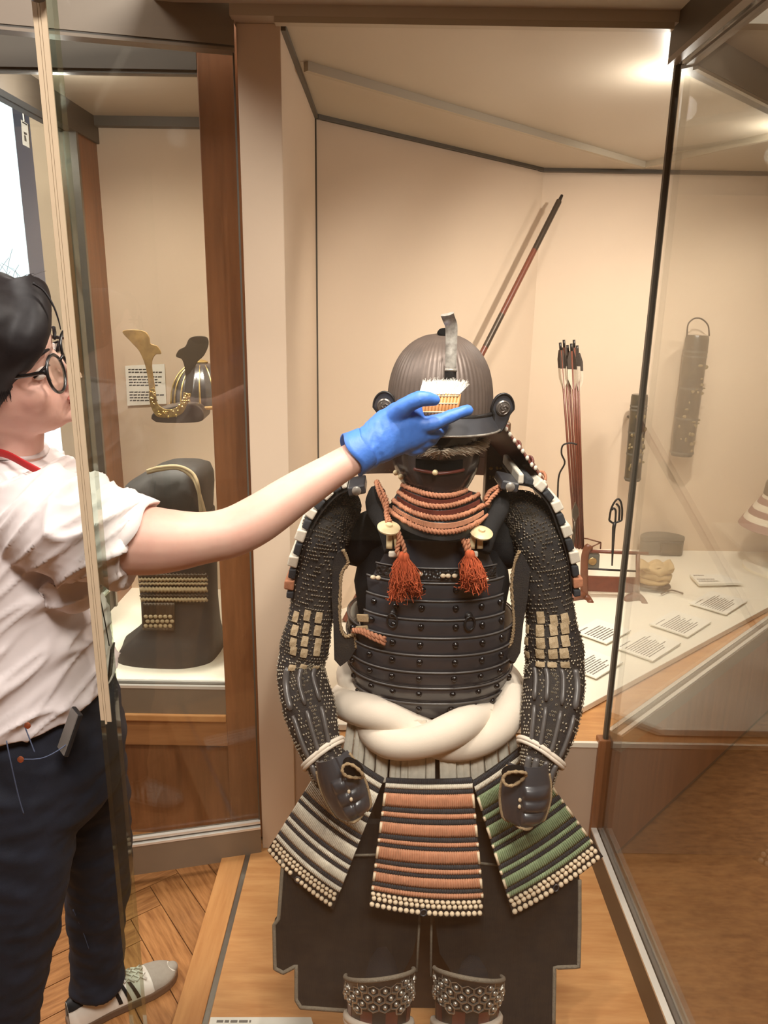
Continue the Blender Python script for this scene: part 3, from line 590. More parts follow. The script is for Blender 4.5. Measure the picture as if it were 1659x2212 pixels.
# shoulder straps, toggles, cords and tassels
for s, xs in ((-1, (815, 835, 850)), (1, (1075, 1058, 1040))):
    b = MB(); q = sv([P(xs[0], 1065, 1.46), P(xs[0] + s * 6, 1095, 1.41), P(xs[1], 1140, 1.375), P(xs[2], 1190, 1.352)], 16)
    b.tube(q, 0.018, 10, ref=(0, 1, 0), flat=1.0); b.v = b.v
    b.build('shoulder_strap', M['blackcloth'], cu, smooth=True)
    tg = MB().lathe([(0.004, -0.004), (0.0215, -0.003), (0.022, 0), (0.018, 0.003), (0.007, 0.004), (0.006, 0.008), (0.001, 0.009)], P(840 if s < 0 else 1040, 1139 if s < 0 else 1150, 1.335), 22, (0.1, -0.35, 1)).build('toggle', M['ivory'], cu, smooth=40)
    for dx in (-9, 9):
        MB().tube(sv([P((848 if s < 0 else 1030) + dx * 0.7, 1146, 1.338), P((850 if s < 0 else 1028) + dx, 1185, 1.335)], 5), 0.006, 8, flat=0.6).build('toggle_loop', M['ivory'], tg, smooth=True)
    MB().box(P(852 if s < 0 else 1020, 1197, 1.335), (0.022, 0.008, 0.012)).build('cord_wrap', M['white'], tg, bevel=0.003)
    cords = [[(812, 1040, 1.44), (818, 1062, 1.40), (830, 1090, 1.38), (838, 1115, 1.36), (843, 1128, 1.34)], [(815, 1040, 1.44), (828, 1065, 1.40), (836, 1085, 1.38), (834, 1110, 1.36), (838, 1128, 1.34)], [(858, 1145, 1.33), (862, 1165, 1.325), (858, 1190, 1.32), (866, 1205, 1.318)], [(861, 1150, 1.33), (872, 1180, 1.322), (876, 1205, 1.318)]] if s < 0 else \
            [[(1098, 1032, 1.45), (1085, 1052, 1.42), (1062, 1075, 1.395), (1050, 1092, 1.38)], [(1095, 1036, 1.45), (1078, 1050, 1.42), (1058, 1062, 1.40), (1048, 1080, 1.385)], [(1010, 1165, 1.325), (1012, 1180, 1.32), (1014, 1200, 1.318)], [(998, 1160, 1.325), (1004, 1178, 1.32), (1010, 1195, 1.318)]]
    for q in cords: b = MB(); rope(b, sv([P(*p) for p in q], 40), 0.0045, 400, 2, 5); b.build('tassel_cord', M['orange'], cu, smooth=True)
    heads = ((868, 1205), (876, 1207)) if s < 0 else ((1012, 1200), (1018, 1202))
    ends = ((858, 1296, 22), (897, 1285, 18)) if s < 0 else ((1012, 1268, 17), (1038, 1275, 19))
    b = MB()
    for (hx, hy), (ex, ey, sp) in zip(heads, ends):
        for i in range(230):
            t = rng.uniform(0, 2 * PI); rr = math.sqrt(rng.uniform(0, 1)); l = rng.uniform(0.55, 1.02); ex_, ey_ = ex + sp * rr * math.cos(t), ey + 6 * rng.normal()
            p0 = P(hx + 4 * rr * math.cos(t), hy + 4 * rng.normal(), 1.318 + 0.004 * math.sin(t)); p3 = P(lerp(hx, ex_, l), lerp(hy, ey_, l), 1.318 + 0.018 * rr * math.sin(t))
            p1 = p0.lerp(p3, 0.35) + Vector((rng.normal() * 0.003 + 0.006 * rr * math.cos(t), rng.normal() * 0.003, 0)); p2 = p0.lerp(p3, 0.7) + Vector((rng.normal() * 0.004 + 0.004 * rr * math.cos(t), rng.normal() * 0.003, rng.normal() * 0.002))
            p4 = p3 + Vector((rng.normal() * 0.005, rng.normal() * 0.003, rng.normal() * 0.004)); b.tube([p0, p1, p2, p3, p4], 0.0009, 3, cap=False)
    tz = b.build('tassel', M['tassel'], cu, smooth=True)
    for hx, hy in heads: MB().ell(P(hx, hy - 2, 1.318), (0.0075, 0.0075, 0.011), 10, 8).build('tassel_knot', M['tassel'], tz, smooth=True)
# white suspension lacing between sash and hanging panels
for x0, x1, y1 in ((738, 758, 1634), (758, 784, 1650), (784, 808, 1666), (809, 836, 1682), (840, 865, 1688), (865, 880, 1690), (880, 919, 1690), (920, 940, 1690), (950, 987, 1690), (987, 1017, 1690), (1017, 1048, 1676), (1048, 1078, 1660), (1078, 1102, 1642), (1103, 1122, 1630)):
    f0 = abs((x0 + x1) / 2 - 928) / 190; Dt = 1.335 + 0.06 * f0 ** 2; sk = (928 - (x0 + x1) / 2) * 0.10
    b = MB(); b.grid(lambda u, v: P(lerp(x0 + sk, x1 + sk, v) - sk * u, lerp(1560 - 40 * f0, y1 + 6, u), Dt - 0.025 * u) + Vector((0, 0.0012 * math.sin(v * PI * 5), 0)), 6, 12, 0.004)
    b.build('suspension_lacing', M['white'], cu, smooth=60)
# hanging panels
stud = rawmesh('knot', MB().lathe([(0.0064, -0.001), (0.0068, 0.0015), (0.0052, 0.0042), (0.0015, 0.0052)], n=10), M['bone'])
def panel(name, TL, TR, BL, BR, main, bow, nd, label):
    A, B, Cc, Dd = P(*TL), P(*TR), P(*BL), P(*BR)
    nrm = ((B - A).cross(Cc - A)).normalized()
    if nrm.y > 0: nrm = -nrm
    def S(u, v, off=0.0):
        p = (A * (1 - u) + B * u) * (1 - v) + (Cc * (1 - u) + Dd * u) * v
        return p + nrm * (bow * (1 - (2 * u - 1) ** 2) * (0.5 + 0.5 * v) + off)
    Y = lambda y: (y - 1683) / 310
    pn = MB().grid(lambda u, v: S(u, v), 24, 20, 0.006).build('hanging_panel', M['lacqd'], cu, smooth=50); pn['label'] = label
    wid = (A - B).length
    def row(y0, y1, m, off, ribs, nm):
        v0, v1 = Y(y0), Y(y1); b = MB()
        def fn(u, v):
            ed = min(1, min(u, 1 - u) * ribs * 1.2); prof = math.sin(PI * min(max(v, 0.02), 0.98)) ** 0.5
            slant = 0.006 * (0.5 - v) if y1 - y0 < 20 else 0
            return S(min(max(u + slant, 0), 1), lerp(v0, v1, v) , off * prof * (0.12 + 0.88 * abs(math.sin(PI * u * ribs)) ** 0.7) * (0.4 + 0.6 * ed))
        b.grid(fn, ribs * 6, 4, 0.002); b.build(nm, m, pn, smooth=True)
    tops = [(1695, 1708), (1718, 1752), (1763, 1776), (1788, 1817), (1828, 1839), (1847, 1878), (1888, 1900), (1908, 1932), (1941, 1953)]
    last = 1683
    for i, (a, b_) in enumerate(tops):
        row(last, a + 1, M['navy'], 0.004, 42, 'dark_lacing_row')
        row(a, b_, M['white'] if i == 0 else main, 0.0062, 44, 'lacing_row'); last = b_ - 1
        if i and main is not M['white']:
            for u in (0.012, 0.988): MB().tube([S(u, Y(a + 2), 0.003), S(u, Y(b_ - 2), 0.003)], 0.0030, 6).build('end_stitch', M['bone'], pn, smooth=True)
    for r_, (y, m_) in enumerate(((1961, nd), (1971, nd), (1986, nd - 1))):
        for i in range(m_):
            u = (i + 0.5 + (0.25 if r_ == 1 else 0)) / (m_ + 0.5)
            if r_ == 2 and i == m_ // 2 - 1 : continue
            p = S(u, Y(y), 0.0); e = S(min(u + 0.02, 1), Y(y)) - S(max(u - 0.02, 0), Y(y)); nn = e.cross(S(u, Y(y) + 0.01) - S(u, Y(y) - 0.01)).normalized()
            if nn.dot(nrm) < 0: nn = -nn
            k = wid and ((Cc - Dd).length / (m_ + 0.5)) / 0.0142
            inst(type('o', (), {'data': stud})(), 'knot', p, frame(nn, (0.2 * rng.normal(), 0, 1)), pn, (k * 0.95, k * (0.95 if r_ else 0.8), 1))
    u = (nd // 2 - 0.5) / (nd - 0.5); MB().tube([S(u, Y(1986), 0.001) + nrm * 0.001 + (B - A).normalized() * (0.006 * math.cos(t)) + (Cc - A).normalized() * (0.006 * math.sin(t)) for t in np.linspace(0, 2 * PI, 16, endpoint=False)], 0.0016, 5, closed=True).build('eyelet', M['lacq'], pn, smooth=True)
panel('c', (834, 1680, 1.305), (1020, 1680, 1.305), (797, 1958, 1.215), (1048, 1978, 1.215), M['orange2'], 0.022, 21, 'orange-laced middle hanging panel with cream knots')
panel('l', (722, 1606, 1.345), (830, 1682, 1.315), (577, 1838, 1.33), (720, 1965, 1.235), M['white'], 0.012, 18, 'white-laced left hanging panel with cream knots')
panel('r', (1020, 1688, 1.315), (1130, 1610, 1.345), (1108, 1978, 1.235), (1303, 1850, 1.325), M['green'], 0.012, 19, 'green-laced right hanging panel with cream knots')
# ---- shoulder guards (edge-on, stepped lames with white lacing)
def sode(path, s, label):
    q = sv([P(*p) for p in path], 13); root = thing('shoulder_guard', q[6], label, 'shoulder guard', 'shoulder guards of the armour')
    for i in range(len(q) - 1):
        a, b_ = q[i], q[i + 1]; t = (b_ - a).normalized(); out = Vector((-t.z, 0, t.x)) * (1 if s > 0 else -1)
        if out.x * s < 0: out = -out
        mb = MB(); dk_ = i % 2; th = 0.020 if not dk_ else 0.014
        o0 = 0.004; back = Vector((0, 0.20, 0)); 
        pr = [a + out * o0, b_ * 0.96 + a * 0.04 + out * o0, b_ * 0.9 + a * 0.1 + out * (o0 + th), a * 0.9 + b_ * 0.1 + out * (o0 + th)]
        mb.prism(pr, back); mat_ = (M['white'] if not dk_ else M['navy']) if i < len(q) - 3 or i % 2 == 1 else M['orange']
        mb.build('laced_row', mat_, root, bevel=0.003)
    b = MB(); b.grid(lambda u, v: Vector(spline([tuple(p) for p in q], 41)[round(u * 40)]) + Vector((-s * 0.002, 0.004 + 0.19 * v, 0)), 40, 4, 0.003); b.build('backing_plate', M['lacqd'], root, smooth=50)
    e0 = q[0]
    pt = MB().box(e0 + Vector((-s * 0.017, 0.03, 0.002)), (0.034, 0.09, 0.018), Euler((0, math.radians(s * 12), 0)).to_matrix()).build('top_plate', M['lacq'], root, bevel=0.003)
    MB().lathe([(0.009, 0), (0.009, 0.002), (0.006, 0.004)], e0 + Vector((-s * 0.017, -0.016, 0.002)), 14, (0, -1, 0)).build('rivet', M['silver'], pt, smooth=40)
sode([(752, 1058, 1.40), (725, 1070, 1.40), (690, 1108, 1.40), (668, 1150, 1.40), (650, 1205, 1.405), (640, 1255, 1.41), (637, 1296, 1.41)], -1, 'black and white laced shoulder guard under the reaching arm')
sode([(1118, 1050, 1.40), (1150, 1055, 1.40), (1185, 1090, 1.40), (1206, 1140, 1.40), (1224, 1195, 1.405), (1234, 1250, 1.41), (1236, 1292, 1.41)], 1, 'black and white laced shoulder guard in front of the red arrows')
bp_ = MB().bx(P(1048, 1000, 1.64).x, P(1096, 1000, 1.64).x, 1.62, 1.66, 0.95, 1.36).build('back_post', mat('brown_lacquer_post', srgb(112, 82, 58), 0.35, var=0.2, vscale=30), cu, bevel=0.004)
b = MB()
for i in range(14): b.ell(P(rng.uniform(1058, 1090), rng.uniform(1005, 1046), 1.619), (rng.uniform(0.002, 0.005), 0.001, rng.uniform(0.002, 0.004)), 8, 5)
b.build('gold_motif', mat('gold_paint', srgb(206, 168, 96), 0.4, 0.6), bp_, smooth=True)
# ---- armoured sleeves
link = None
def sleeve(path, s, label, squares, splints, tiey, hand):
    q = spline([(*P(x, y, D), w * 0.5) for x, y, D, w in path], 40)
    pts = [Vector(a[:3]) for a in q]; rad = [a[3] for a in q]
    root = thing('armored_sleeve', pts[-1], label, 'armor sleeve', 'armoured sleeves')
    m = len(pts)
    tan = [(pts[min(i + 1, m - 1)] - pts[max(i - 1, 0)]).normalized() for i in range(m)]
    def SF(t, a, off=0.0):          # point on the sleeve: t along 0..1, a around (0 = towards the camera)
        f = t * (m - 1); i = min(int(f), m - 2); g = f - i; p = pts[i].lerp(pts[i + 1], g); r = lerp(rad[i], rad[i + 1], g) + off; T = tan[i].lerp(tan[i + 1], g).normalized()
        v = Vector((0, -1, 0)); v = (v - T * v.dot(T)).normalized(); w = T.cross(v)
        nn = v * math.cos(a) + w * math.sin(a); wr = 1 + 0.03 * math.sin(t * 60 + 2 * math.sin(a * 2)) * (1 if 0.30 < t < 0.62 else 0.3)
        return p + nn * r * wr * (0.86 + 0.14 * abs(math.sin(a))), nn
    b = MB(); b.rings([[SF(i / 59, 2 * PI * k / 28)[0] for k in range(28)] for i in range(60)]); sl = b.build('sleeve', M['sleeve'], root, smooth=True)
    # mail links over the whole visible side
    b = MB(); b2 = MB(); L_ = sum((pts[i + 1] - pts[i]).length for i in range(m - 1)); nr = int(L_ / 0.0062)
    for i in range(3, nr - 2):
        t = i / nr; r = 0.05
        for k in range(-15, 16):
            a = k * 0.125 + (0.0625 if i % 2 else 0)
            if abs(a) > 1.9 or rng.uniform() < 0.4: continue
            if t > 0.60 and any(abs(a - sa_) < 0.13 for sa_ in splints): continue
            p, nn = SF(t, a, 0.0008); T = frame(nn, (rng.normal() * .4, 0.3, 1)); w1_, h1_ = 0.0028, 0.0022
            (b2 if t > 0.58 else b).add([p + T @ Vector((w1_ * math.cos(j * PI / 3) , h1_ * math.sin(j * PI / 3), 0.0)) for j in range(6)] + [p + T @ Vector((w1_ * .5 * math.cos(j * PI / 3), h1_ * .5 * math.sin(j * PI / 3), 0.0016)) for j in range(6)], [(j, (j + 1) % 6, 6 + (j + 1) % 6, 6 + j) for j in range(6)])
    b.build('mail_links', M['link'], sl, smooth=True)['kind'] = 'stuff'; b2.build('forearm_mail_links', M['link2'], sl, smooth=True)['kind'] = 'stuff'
    for (px, py, w_) in squares:
        best = min(((SF(t, a)) + (t, a) for t in np.linspace(0.22, 0.72, 50) for a in np.linspace(-1.3, 1.3, 40)), key=lambda e: (e[0] - P(px, py, e[0].y)).length)
        p, nn = best[0], best[1]; t, a = best[2], best[3]; hw = w_ / F * 1.45 / 2
        gb = MB(); da_ = hw / 0.055; dt = hw / L_
        gb.grid(lambda u, v: SF(t + (v - 0.5) * 2 * dt, a + (u - 0.5) * 2 * da_, 0.003 + 0.0016 * math.sin(PI * u) * math.sin(PI * v))[0], 4, 4, 0.002); gb.build('plate', M['goldsq'], sl, smooth=50)
    for sa_ in splints:
        for t0, t1 in ((0.62, 0.74), (0.755, 0.875), (0.895, 0.965)):
            b = MB(); b.tube([SF(lerp(t0, t1, i / 10), sa_, 0.002)[0] for i in range(11)], [0.004] + [0.0068] * 9 + [0.004], 8, flat=0.7); b.build('splint', M['splint'], sl, smooth=True)
    for o_ in (0.0, 0.010):
        b = MB(); b.tube([SF(tiey + o_ - 0.022 * math.sin(k * 2 * PI / 40) * s, 2 * PI * k / 40, 0.005)[0] for k in range(40)], 0.0048, 6, closed=True); b.build('wrist_tie', M['cloth'], root, smooth=True)
    # hand guard: domed plate with three knuckle ridges, tan edging and a dark thumb opening
    (hx, hy, hD), (ex, ey, eD), hw = hand; a = P(hx, hy, hD); e = P(ex, ey, eD); ax = (e - a); Lh = ax.length; ax.normalize(); sd = Vector((0, -1, 0)).cross(ax).normalized(); nn = sd.cross(ax); nn = -nn if nn.y > 0 else nn
    def HG(u, v):
        w = hw * (0.72 + 0.5 * math.sin(PI * min(v * 0.75 + 0.12, 1))) * (1 if v < 0.9 else math.sqrt(max(0.02, 1 - ((v - 0.9) / 0.11) ** 2)) * 0.9 + 0.1)
        x = (2 * u - 1); dome = 0.030 * (1 - x * x) ** 0.7 * (0.75 + 0.25 * math.sin(PI * v))
        kn = 0.0
        xs = x * s; win = max(0.0, min(1.0, (xs + 0.95) / 0.25)) * max(0.0, min(1.0, (0.30 - xs) / 0.10)) if s < 0 else max(0.0, min(1.0, (0.95 - xs) / 0.25)) * max(0.0, min(1.0, (xs + 0.25) / 0.10))
        if 0.30 < v < 0.93: kn = 0.0075 * win * abs(math.sin(PI * (v - 0.30) / 0.21)) ** 0.55
        seam = -0.003 * math.exp(-((x - (-0.30 if s > 0 else 0.30)) / 0.05) ** 2)
        return a + ax * (Lh * v) + sd * (w * x) + nn * (dome + kn + seam)
    hg = MB().grid(HG, 36, 40, 0.004).build('hand_guard', M['lacq'], root, smooth=60)
    b = MB(); b.tube([HG(u, 1.0) + nn * 0.002 for u in np.linspace(0.03, 0.97, 20)], 0.003, 6); b.tube([HG(1.0 if s > 0 else 0.0, v) + nn * .002 for v in np.linspace(0.15, 0.95, 24)], 0.0026, 6); b.tube([HG(0.0 if s > 0 else 1.0, v) + nn * .002 for v in np.linspace(0.05, 0.98, 24)], 0.003, 6)
    b.build('edging', M['piping'], hg, smooth=True)
    for v in (0.52, 0.63): MB().ell(HG(0.5 - s * 0.16, v) + nn * 0.002, (0.0034, 0.003, 0.0045), 8, 6).build('knot', M['bone'], hg, smooth=True)
    return root, HG, hg, nn, sd, ax
sqL = [(x + dx, y, 17) for y, dx in ((1333, 0), (1359, -2), (1385, -4), (1408, -6), (1440, -8)) for x in (641, 663, 688)]
rL = sleeve([(775, 1082, 1.50, 0.03), (752, 1092, 1.49, 0.070), (722, 1115, 1.47, 0.092), (702, 1155, 1.45, 0.100), (692, 1220, 1.44, 0.098), (676, 1310, 1.43, 0.090), (660, 1390, 1.415, 0.098), (650, 1450, 1.40, 0.098), (666, 1520, 1.36, 0.106), (684, 1590, 1.32, 0.092), (702, 1650, 1.29, 0.072), (716, 1690, 1.27, 0.062)], -1,
            'mail sleeve with splints and cream wrist tie, beside the white panel', sqL, (-0.75, -0.15, 0.5), 0.87, ((716, 1632, 1.245), (768, 1762, 1.22), 0.036))
sqR = [(x, y, 19) for y in (1336, 1360, 1386, 1412, 1437) for x in (1169, 1194, 1219)] + [(1141, 1360, 14), (1139, 1388, 14), (1136, 1416, 15)]
rR = sleeve([(1085, 1082, 1.50, 0.03), (1108, 1092, 1.49, 0.070), (1140, 1115, 1.47, 0.092), (1162, 1155, 1.45, 0.104), (1174, 1220, 1.44, 0.100), (1186, 1310, 1.43, 0.096), (1196, 1390, 1.415, 0.114), (1198, 1450, 1.40, 0.122), (1192, 1520, 1.36, 0.122), (1180, 1590, 1.32, 0.104), (1166, 1650, 1.29, 0.076), (1158, 1700, 1.27, 0.062)], 1,
            'mail sleeve with splints and cream wrist tie, beside the green panel', sqR, (-0.55, 0.0, 0.55, 0.95), 0.87, ((1140, 1648, 1.245), (1130, 1778, 1.22), 0.040))
for (root, HG, hg, nn, sd, ax), cx_, cy_, tilt, rxy in ((rL, 762, 1668, -28, (0.021, 0.012)), (rR, 1112, 1680, 24, (0.022, 0.013))):
    c = P(cx_, cy_, 1.195); Rr = Euler((0, math.radians(tilt), 0)).to_matrix(); Rr = Matrix.Rotation(math.radians(tilt), 3, 'Y').inverted()
    ring = [c + Rr @ Vector((rxy[0] * math.cos(t), -0.004 * math.sin(2 * t), rxy[1] * math.sin(t))) for t in np.linspace(0, 2 * PI, 30, endpoint=False)]
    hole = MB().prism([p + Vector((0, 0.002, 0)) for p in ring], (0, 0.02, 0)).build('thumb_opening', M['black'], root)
    b = MB(); b.tube(ring, [0.0032 + 0.0008 * math.sin(i * 2.3) for i in range(30)], 6, closed=True); b.build('opening_edging', M['piping'], hole, smooth=True)
# ---- twisted white sash
ob = thing('rope_sash', (X0, 1.47, 0.78), 'thick twisted white cloth sash tied around the waist of the armour', 'sash')
def sashp(a):
    z = 0.775 + 0.028 * (math.sin(a) ** 2) - 0.0; return Vector((X0 + 0.172 * math.sin(a), 1.468 - 0.143 * math.cos(a), z - 0.012))
for k in range(2):
    q = []; rr = []
    for i in range(150):
        a = 2 * PI * i / 150 + PI; c = sashp(a); t = (sashp(a + 0.01) - sashp(a - 0.01)).normalized(); up_ = Vector((0, 0, 1)); side = t.cross(up_).normalized()
        ph = 3 * a + PI * k + 0.5; q.append(c + up_ * 0.023 * math.sin(ph) + side * 0.020 * math.cos(ph)); rr.append(0.0335 + 0.002 * math.sin(7 * a + k))
    MB().tube(q, rr, 18, closed=True).build('sash_strand', M['cloth'], ob, smooth=True)
# ---- thigh guard apron
hd = thing('thigh_guard', (X0, 1.25, 0.5), 'dark brown woven thigh-guard apron with grey trim hanging below the panels', 'thigh guard')
def hq(x, y): return P(x, y, lerp(1.335, 1.175, (y - 1780) / 400))
for pts, e0, e1 in (([(640, 1780), (612, 1850), (602, 1985), (592, 1998), (594, 2092), (612, 2101), (640, 2086), (640, 2160), (650, 2176), (760, 2184), (850, 2140), (892, 2060), (915, 1960), (920, 1780)], 1, 9),
                    ([(940, 1780), (935, 1960), (950, 2060), (1000, 2140), (1080, 2215), (1196, 2215), (1198, 2090), (1250, 2088), (1252, 2000), (1252, 1900), (1240, 1800)], 5, 9)):
    q = [hq(*p) for p in pts]
    pl = MB().prism(q, (0, 0.012, 0.004)).build('guard_cloth', M['haidate'], hd)
    b = MB(); tq = [a.lerp(b_, t) for a, b_ in zip(q[e0:e1], q[e0 + 1:e1 + 1]) for t in np.linspace(0, 1, 8, endpoint=False)] + [q[e1]]
    b.tube(tq, [0.0042] * len(tq), 6); b.build('trim', M['greytrim'], pl, smooth=True)
MB().prism([P(850, 1850, 1.37), P(990, 1850, 1.37), P(985, 2240, 1.33), P(870, 2240, 1.33)], (0, 0.01, 0)).build('platform_shade_sheet', mat('brown_platform_shade', srgb(70, 54, 42), 0.9, var=0.2, vscale=30), hd)  # dark sheet added to stand in for the shaded platform between the legs
for x0, x1, y1 in ((908, 900, 2090), (932, 930, 2100)):
    b = MB(); b.tube([hq(x0, 1940) + Vector((0, -.008, 0)), hq((x0 + x1) / 2, 2010) + Vector((0, -.008, 0)), hq(x1, y1) + Vector((0, -0.008, 0))], 0.0055, 8, flat=0.5); b.build('hanging_cord', M['greytrim'], hd, smooth=True)
b = MB(); b.tube([P(760, 1848, 1.30), P(850, 1846, 1.30), P(1090, 1870, 1.30)], 0.003, 6); b.build('waist_cord', M['greytrim'], hd, smooth=True)
# ---- shin guards
hexm = MB(); R0 = 0.0122
hexm.rings([[Vector((r * math.cos(k * PI / 3 + PI / 6), r * math.sin(k * PI / 3 + PI / 6), z)) for k in range(6)] for r, z in ((R0, -0.001), (R0 * 0.97, 0.0022), (R0 * 0.88, 0.0022), (R0 * 0.84, -0.001))], cap=False)
hexme = rawmesh('scale_rim', hexm, M['hexrim'], False); studm = rawmesh('stud', MB().lathe([(0.0046, -0.001), (0.0046, 0.002), (0.003, 0.0045), (0.001, 0.0052)], n=10), M['hexrim'])
for s, pxc, lab in ((-1, 820, 'studded hexagon-patterned shin guard at left of the pair'), (1, 1013, 'studded hexagon-patterned shin guard at right of the pair')):
    c = P(pxc, 2094, 1.135); sg = thing('shin_guard', (c.x, c.y, 0.08), lab, 'shin guard', 'shin guards'); rx, ry = 0.0615, 0.068
    top = lambda a: c.z + -0.014 + 0.010 * math.sin(-s * a * 1.1) + 0.068 * math.cos(a * 0.95); low = lambda a: c.z - 0.070 + 0.046 * math.cos(a)
    S_ = lambda a, z, off=0.0: Vector((c.x + (rx + off) * math.sin(a), c.y - (ry + off) * math.cos(a), z))
    kp = MB().grid(lambda u, v: S_(-1.75 + 3.5 * u, lerp(top(-1.75 + 3.5 * u), low(-1.75 + 3.5 * u), v), 0.0025 + 0.004 * (1 - v) ** 3), 44, 10, 0.004).build('knee_plate', M['lacqd'], sg, smooth=50)
    b = MB(); b.tube([S_(a, top(a), 0.004) for a in np.linspace(-1.75, 1.75, 50)], 0.0042, 8); b.build('rim', M['greytrim'], kp, smooth=True)
    pit = 0.0214; j = 0
    for r_ in range(7):
        z = c.z + 0.046 - r_ * pit * 0.87
        for k in range(-6, 7):
            a = (k + (0.5 if r_ % 2 else 0)) * pit / 0.066
            if abs(a) > 1.62 or z > top(a) - 0.014 or z < low(a) + 0.004: continue
            p = S_(a, z, 0.0035); R3 = frame(Vector((math.sin(a), -math.cos(a), 0.05)))
            inst(type('o', (), {'data': hexme})(), 'scale_rim', p, R3, kp); inst(type('o', (), {'data': studm})(), 'stud', p, R3, kp)
    for k in range(9):
        a = -1.6 + k * 0.4; b = MB(); b.grid(lambda u, v: S_(a + 0.2 * (u - 0.5) * 2, lerp(low(a) + 0.004, 0.09, v), 0.001 - 0.010 * v), 4, 10, 0.003); b.build('shin_splint', M['redl'] if k % 2 else M['lacqd'], sg, smooth=50)
    for z in (c.z - 0.118, c.z - 0.128): MB().tube([S_(a, z + 0.056 * math.cos(a) + 0.004 * s * math.sin(a) * 2, 0.001) for a in np.linspace(-1.7, 1.7, 40)], 0.0075, 8).build('tie', M['cloth'], sg, smooth=True)
# ================================================================ PERSON
from mathutils import noise
M['skin'] = mat('skin', srgb(220, 180, 162), 0.5, var=0.06, vscale=12, col2=srgb(212, 162, 146), sss=0.12, bump=0.02, bscale=500)
M['hair'] = mat('black_hair', srgb(26, 20, 20), 0.55, spec=0.3, var=0.3, vscale=200)
M['shirt'] = mat('white_tshirt', srgb(220, 209, 206), 0.9, var=0.03, vscale=20, bump=0.08, bscale=1500)
M['jeans'] = mat('dark_jeans', srgb(26, 30, 44), 0.85, col2=srgb(18, 20, 30), vscale=20, bump=0.15, bscale=1200)
M['glove'] = mat('blue_nitrile_glove', srgb(72, 124, 214), 0.5, var=0.10, vscale=40, bump=0.12, bscale=160)
M['frame'] = mat('black_glasses_frame', srgb(26, 24, 24), 0.25, spec=0.7)
M['red'] = mat('red_lanyard', srgb(176, 34, 34), 0.7)
M['shoe'] = mat('white_leather', srgb(232, 226, 214), 0.5, var=0.05, vscale=30)
M['suede'] = mat('grey_suede', srgb(170, 162, 150), 0.95, var=0.1, vscale=100)
M['gum'] = mat('gum_sole', srgb(110, 86, 66), 0.7)
M['blackl'] = mat('black_leather', srgb(22, 20, 20), 0.5)
M['copper'] = mat('copper_rivet', srgb(190, 110, 76), 0.35, 0.8)
pr = thing('person', P(60, 1800, 1.2) * 1.0, 'person in white t-shirt, dark jeans and blue glove, reaching out with a brush', 'person')
WL[pr.name] = Vector((-0.62, 1.25, 0)); pr.location = WL[pr.name]
def remesh(mb, voxel, it=6, disp=None, fac=0.5):
    me = bpy.data.meshes.new('tmp'); me.from_pydata([tuple(p) for p in mb.v], [], mb.f)
    b = bmesh.new(); b.from_mesh(me); bmesh.ops.recalc_face_normals(b, faces=b.faces); b.to_mesh(me); b.free()
    o = bpy.data.objects.new('tmp', me); C.objects.link(o)
    r = o.modifiers.new('r', 'REMESH'); r.mode = 'VOXEL'; r.voxel_size = voxel
    sm = o.modifiers.new('s', 'SMOOTH'); sm.iterations = it; sm.factor = fac
    dg_ = bpy.context.evaluated_depsgraph_get(); ev = o.evaluated_get(dg_); m2 = bpy.data.meshes.new_from_object(ev)
    out = MB(); out.v = [v.co.copy() for v in m2.vertices]; nn = [v.normal.copy() for v in m2.vertices]; out.f = [tuple(p.vertices) for p in m2.polygons]
    if disp: out.v = [v + n_ * disp(v, n_) for v, n_ in zip(out.v, nn)]
    bpy.data.objects.remove(o); bpy.data.meshes.remove(me); bpy.data.meshes.remove(m2); return out
def limb(mb, pts, n=20, seg=24):     # pts: (px, py, D, radius)
    q = spline([(*P(a, b_, c), r) for a, b_, c, r in pts], seg); mb.tube([Vector(a[:3]) for a in q], [float(a[3]) for a in q], n); return mb
# head frame: fwd, left, up
hf = Vector((0.985, -0.02, 0.12)).normalized(); hl = Vector((-0.04, 0.88, 0.47)); hl = (hl - hf * hl.dot(hf)).normalized(); hu = hf.cross(hl).normalized()
HR = Matrix((hf, hl, hu)).transposed(); hc = P(101, 772, 1.11) - hf * 0.080
def HL(x, y, z): return hc + HR @ Vector((x, y, z))
def slices(rows, n=32, px_=0.85):
    R_ = []
    for z, xf, xb, w in rows:
        r = []
        for k in range(n):
            t = 2 * PI * k / n; c_, s_ = math.cos(t), math.sin(t)
            x = (xf if c_ > 0 else -xb) * math.copysign(abs(c_) ** px_, c_); r.append(HL(x, w * math.copysign(abs(s_) ** 0.9, s_), z))
        R_.append(r)
    return R_
hrows = [(0.116, 0.015, -0.03, 0.02), (0.10, 0.055, -0.075, 0.055), (0.07, 0.083, -0.09, 0.070), (0.04, 0.091, -0.098, 0.076), (0.018, 0.092, -0.098, 0.076), (-0.006, 0.083, -0.095, 0.073), (-0.03, 0.085, -0.09, 0.071), (-0.055, 0.087, -0.08, 0.066), (-0.08, 0.085, -0.06, 0.057), (-0.10, 0.080, -0.03, 0.045), (-0.115, 0.066, -0.005, 0.03)]
b = MB(); b.rings(slices(hrows))
b.tube([HL(0.086, 0, 0.012), HL(0.098, 0, -0.015), HL(0.108, 0, -0.036), HL(0.094, 0, -0.046)], [0.007, 0.0095, 0.013, 0.008], 12)
for s in (-1, 1): b.ell(HL(0.097, s * 0.010, -0.040), (0.008, 0.007, 0.006), 10, 8, HR); b.ell(HL(0.052, s * 0.042, -0.035), (0.03, 0.022, 0.026), 12, 8, HR); b.ell(HL(-0.015, s * 0.074, -0.02), (0.016, 0.008, 0.028), 10, 8, HR)
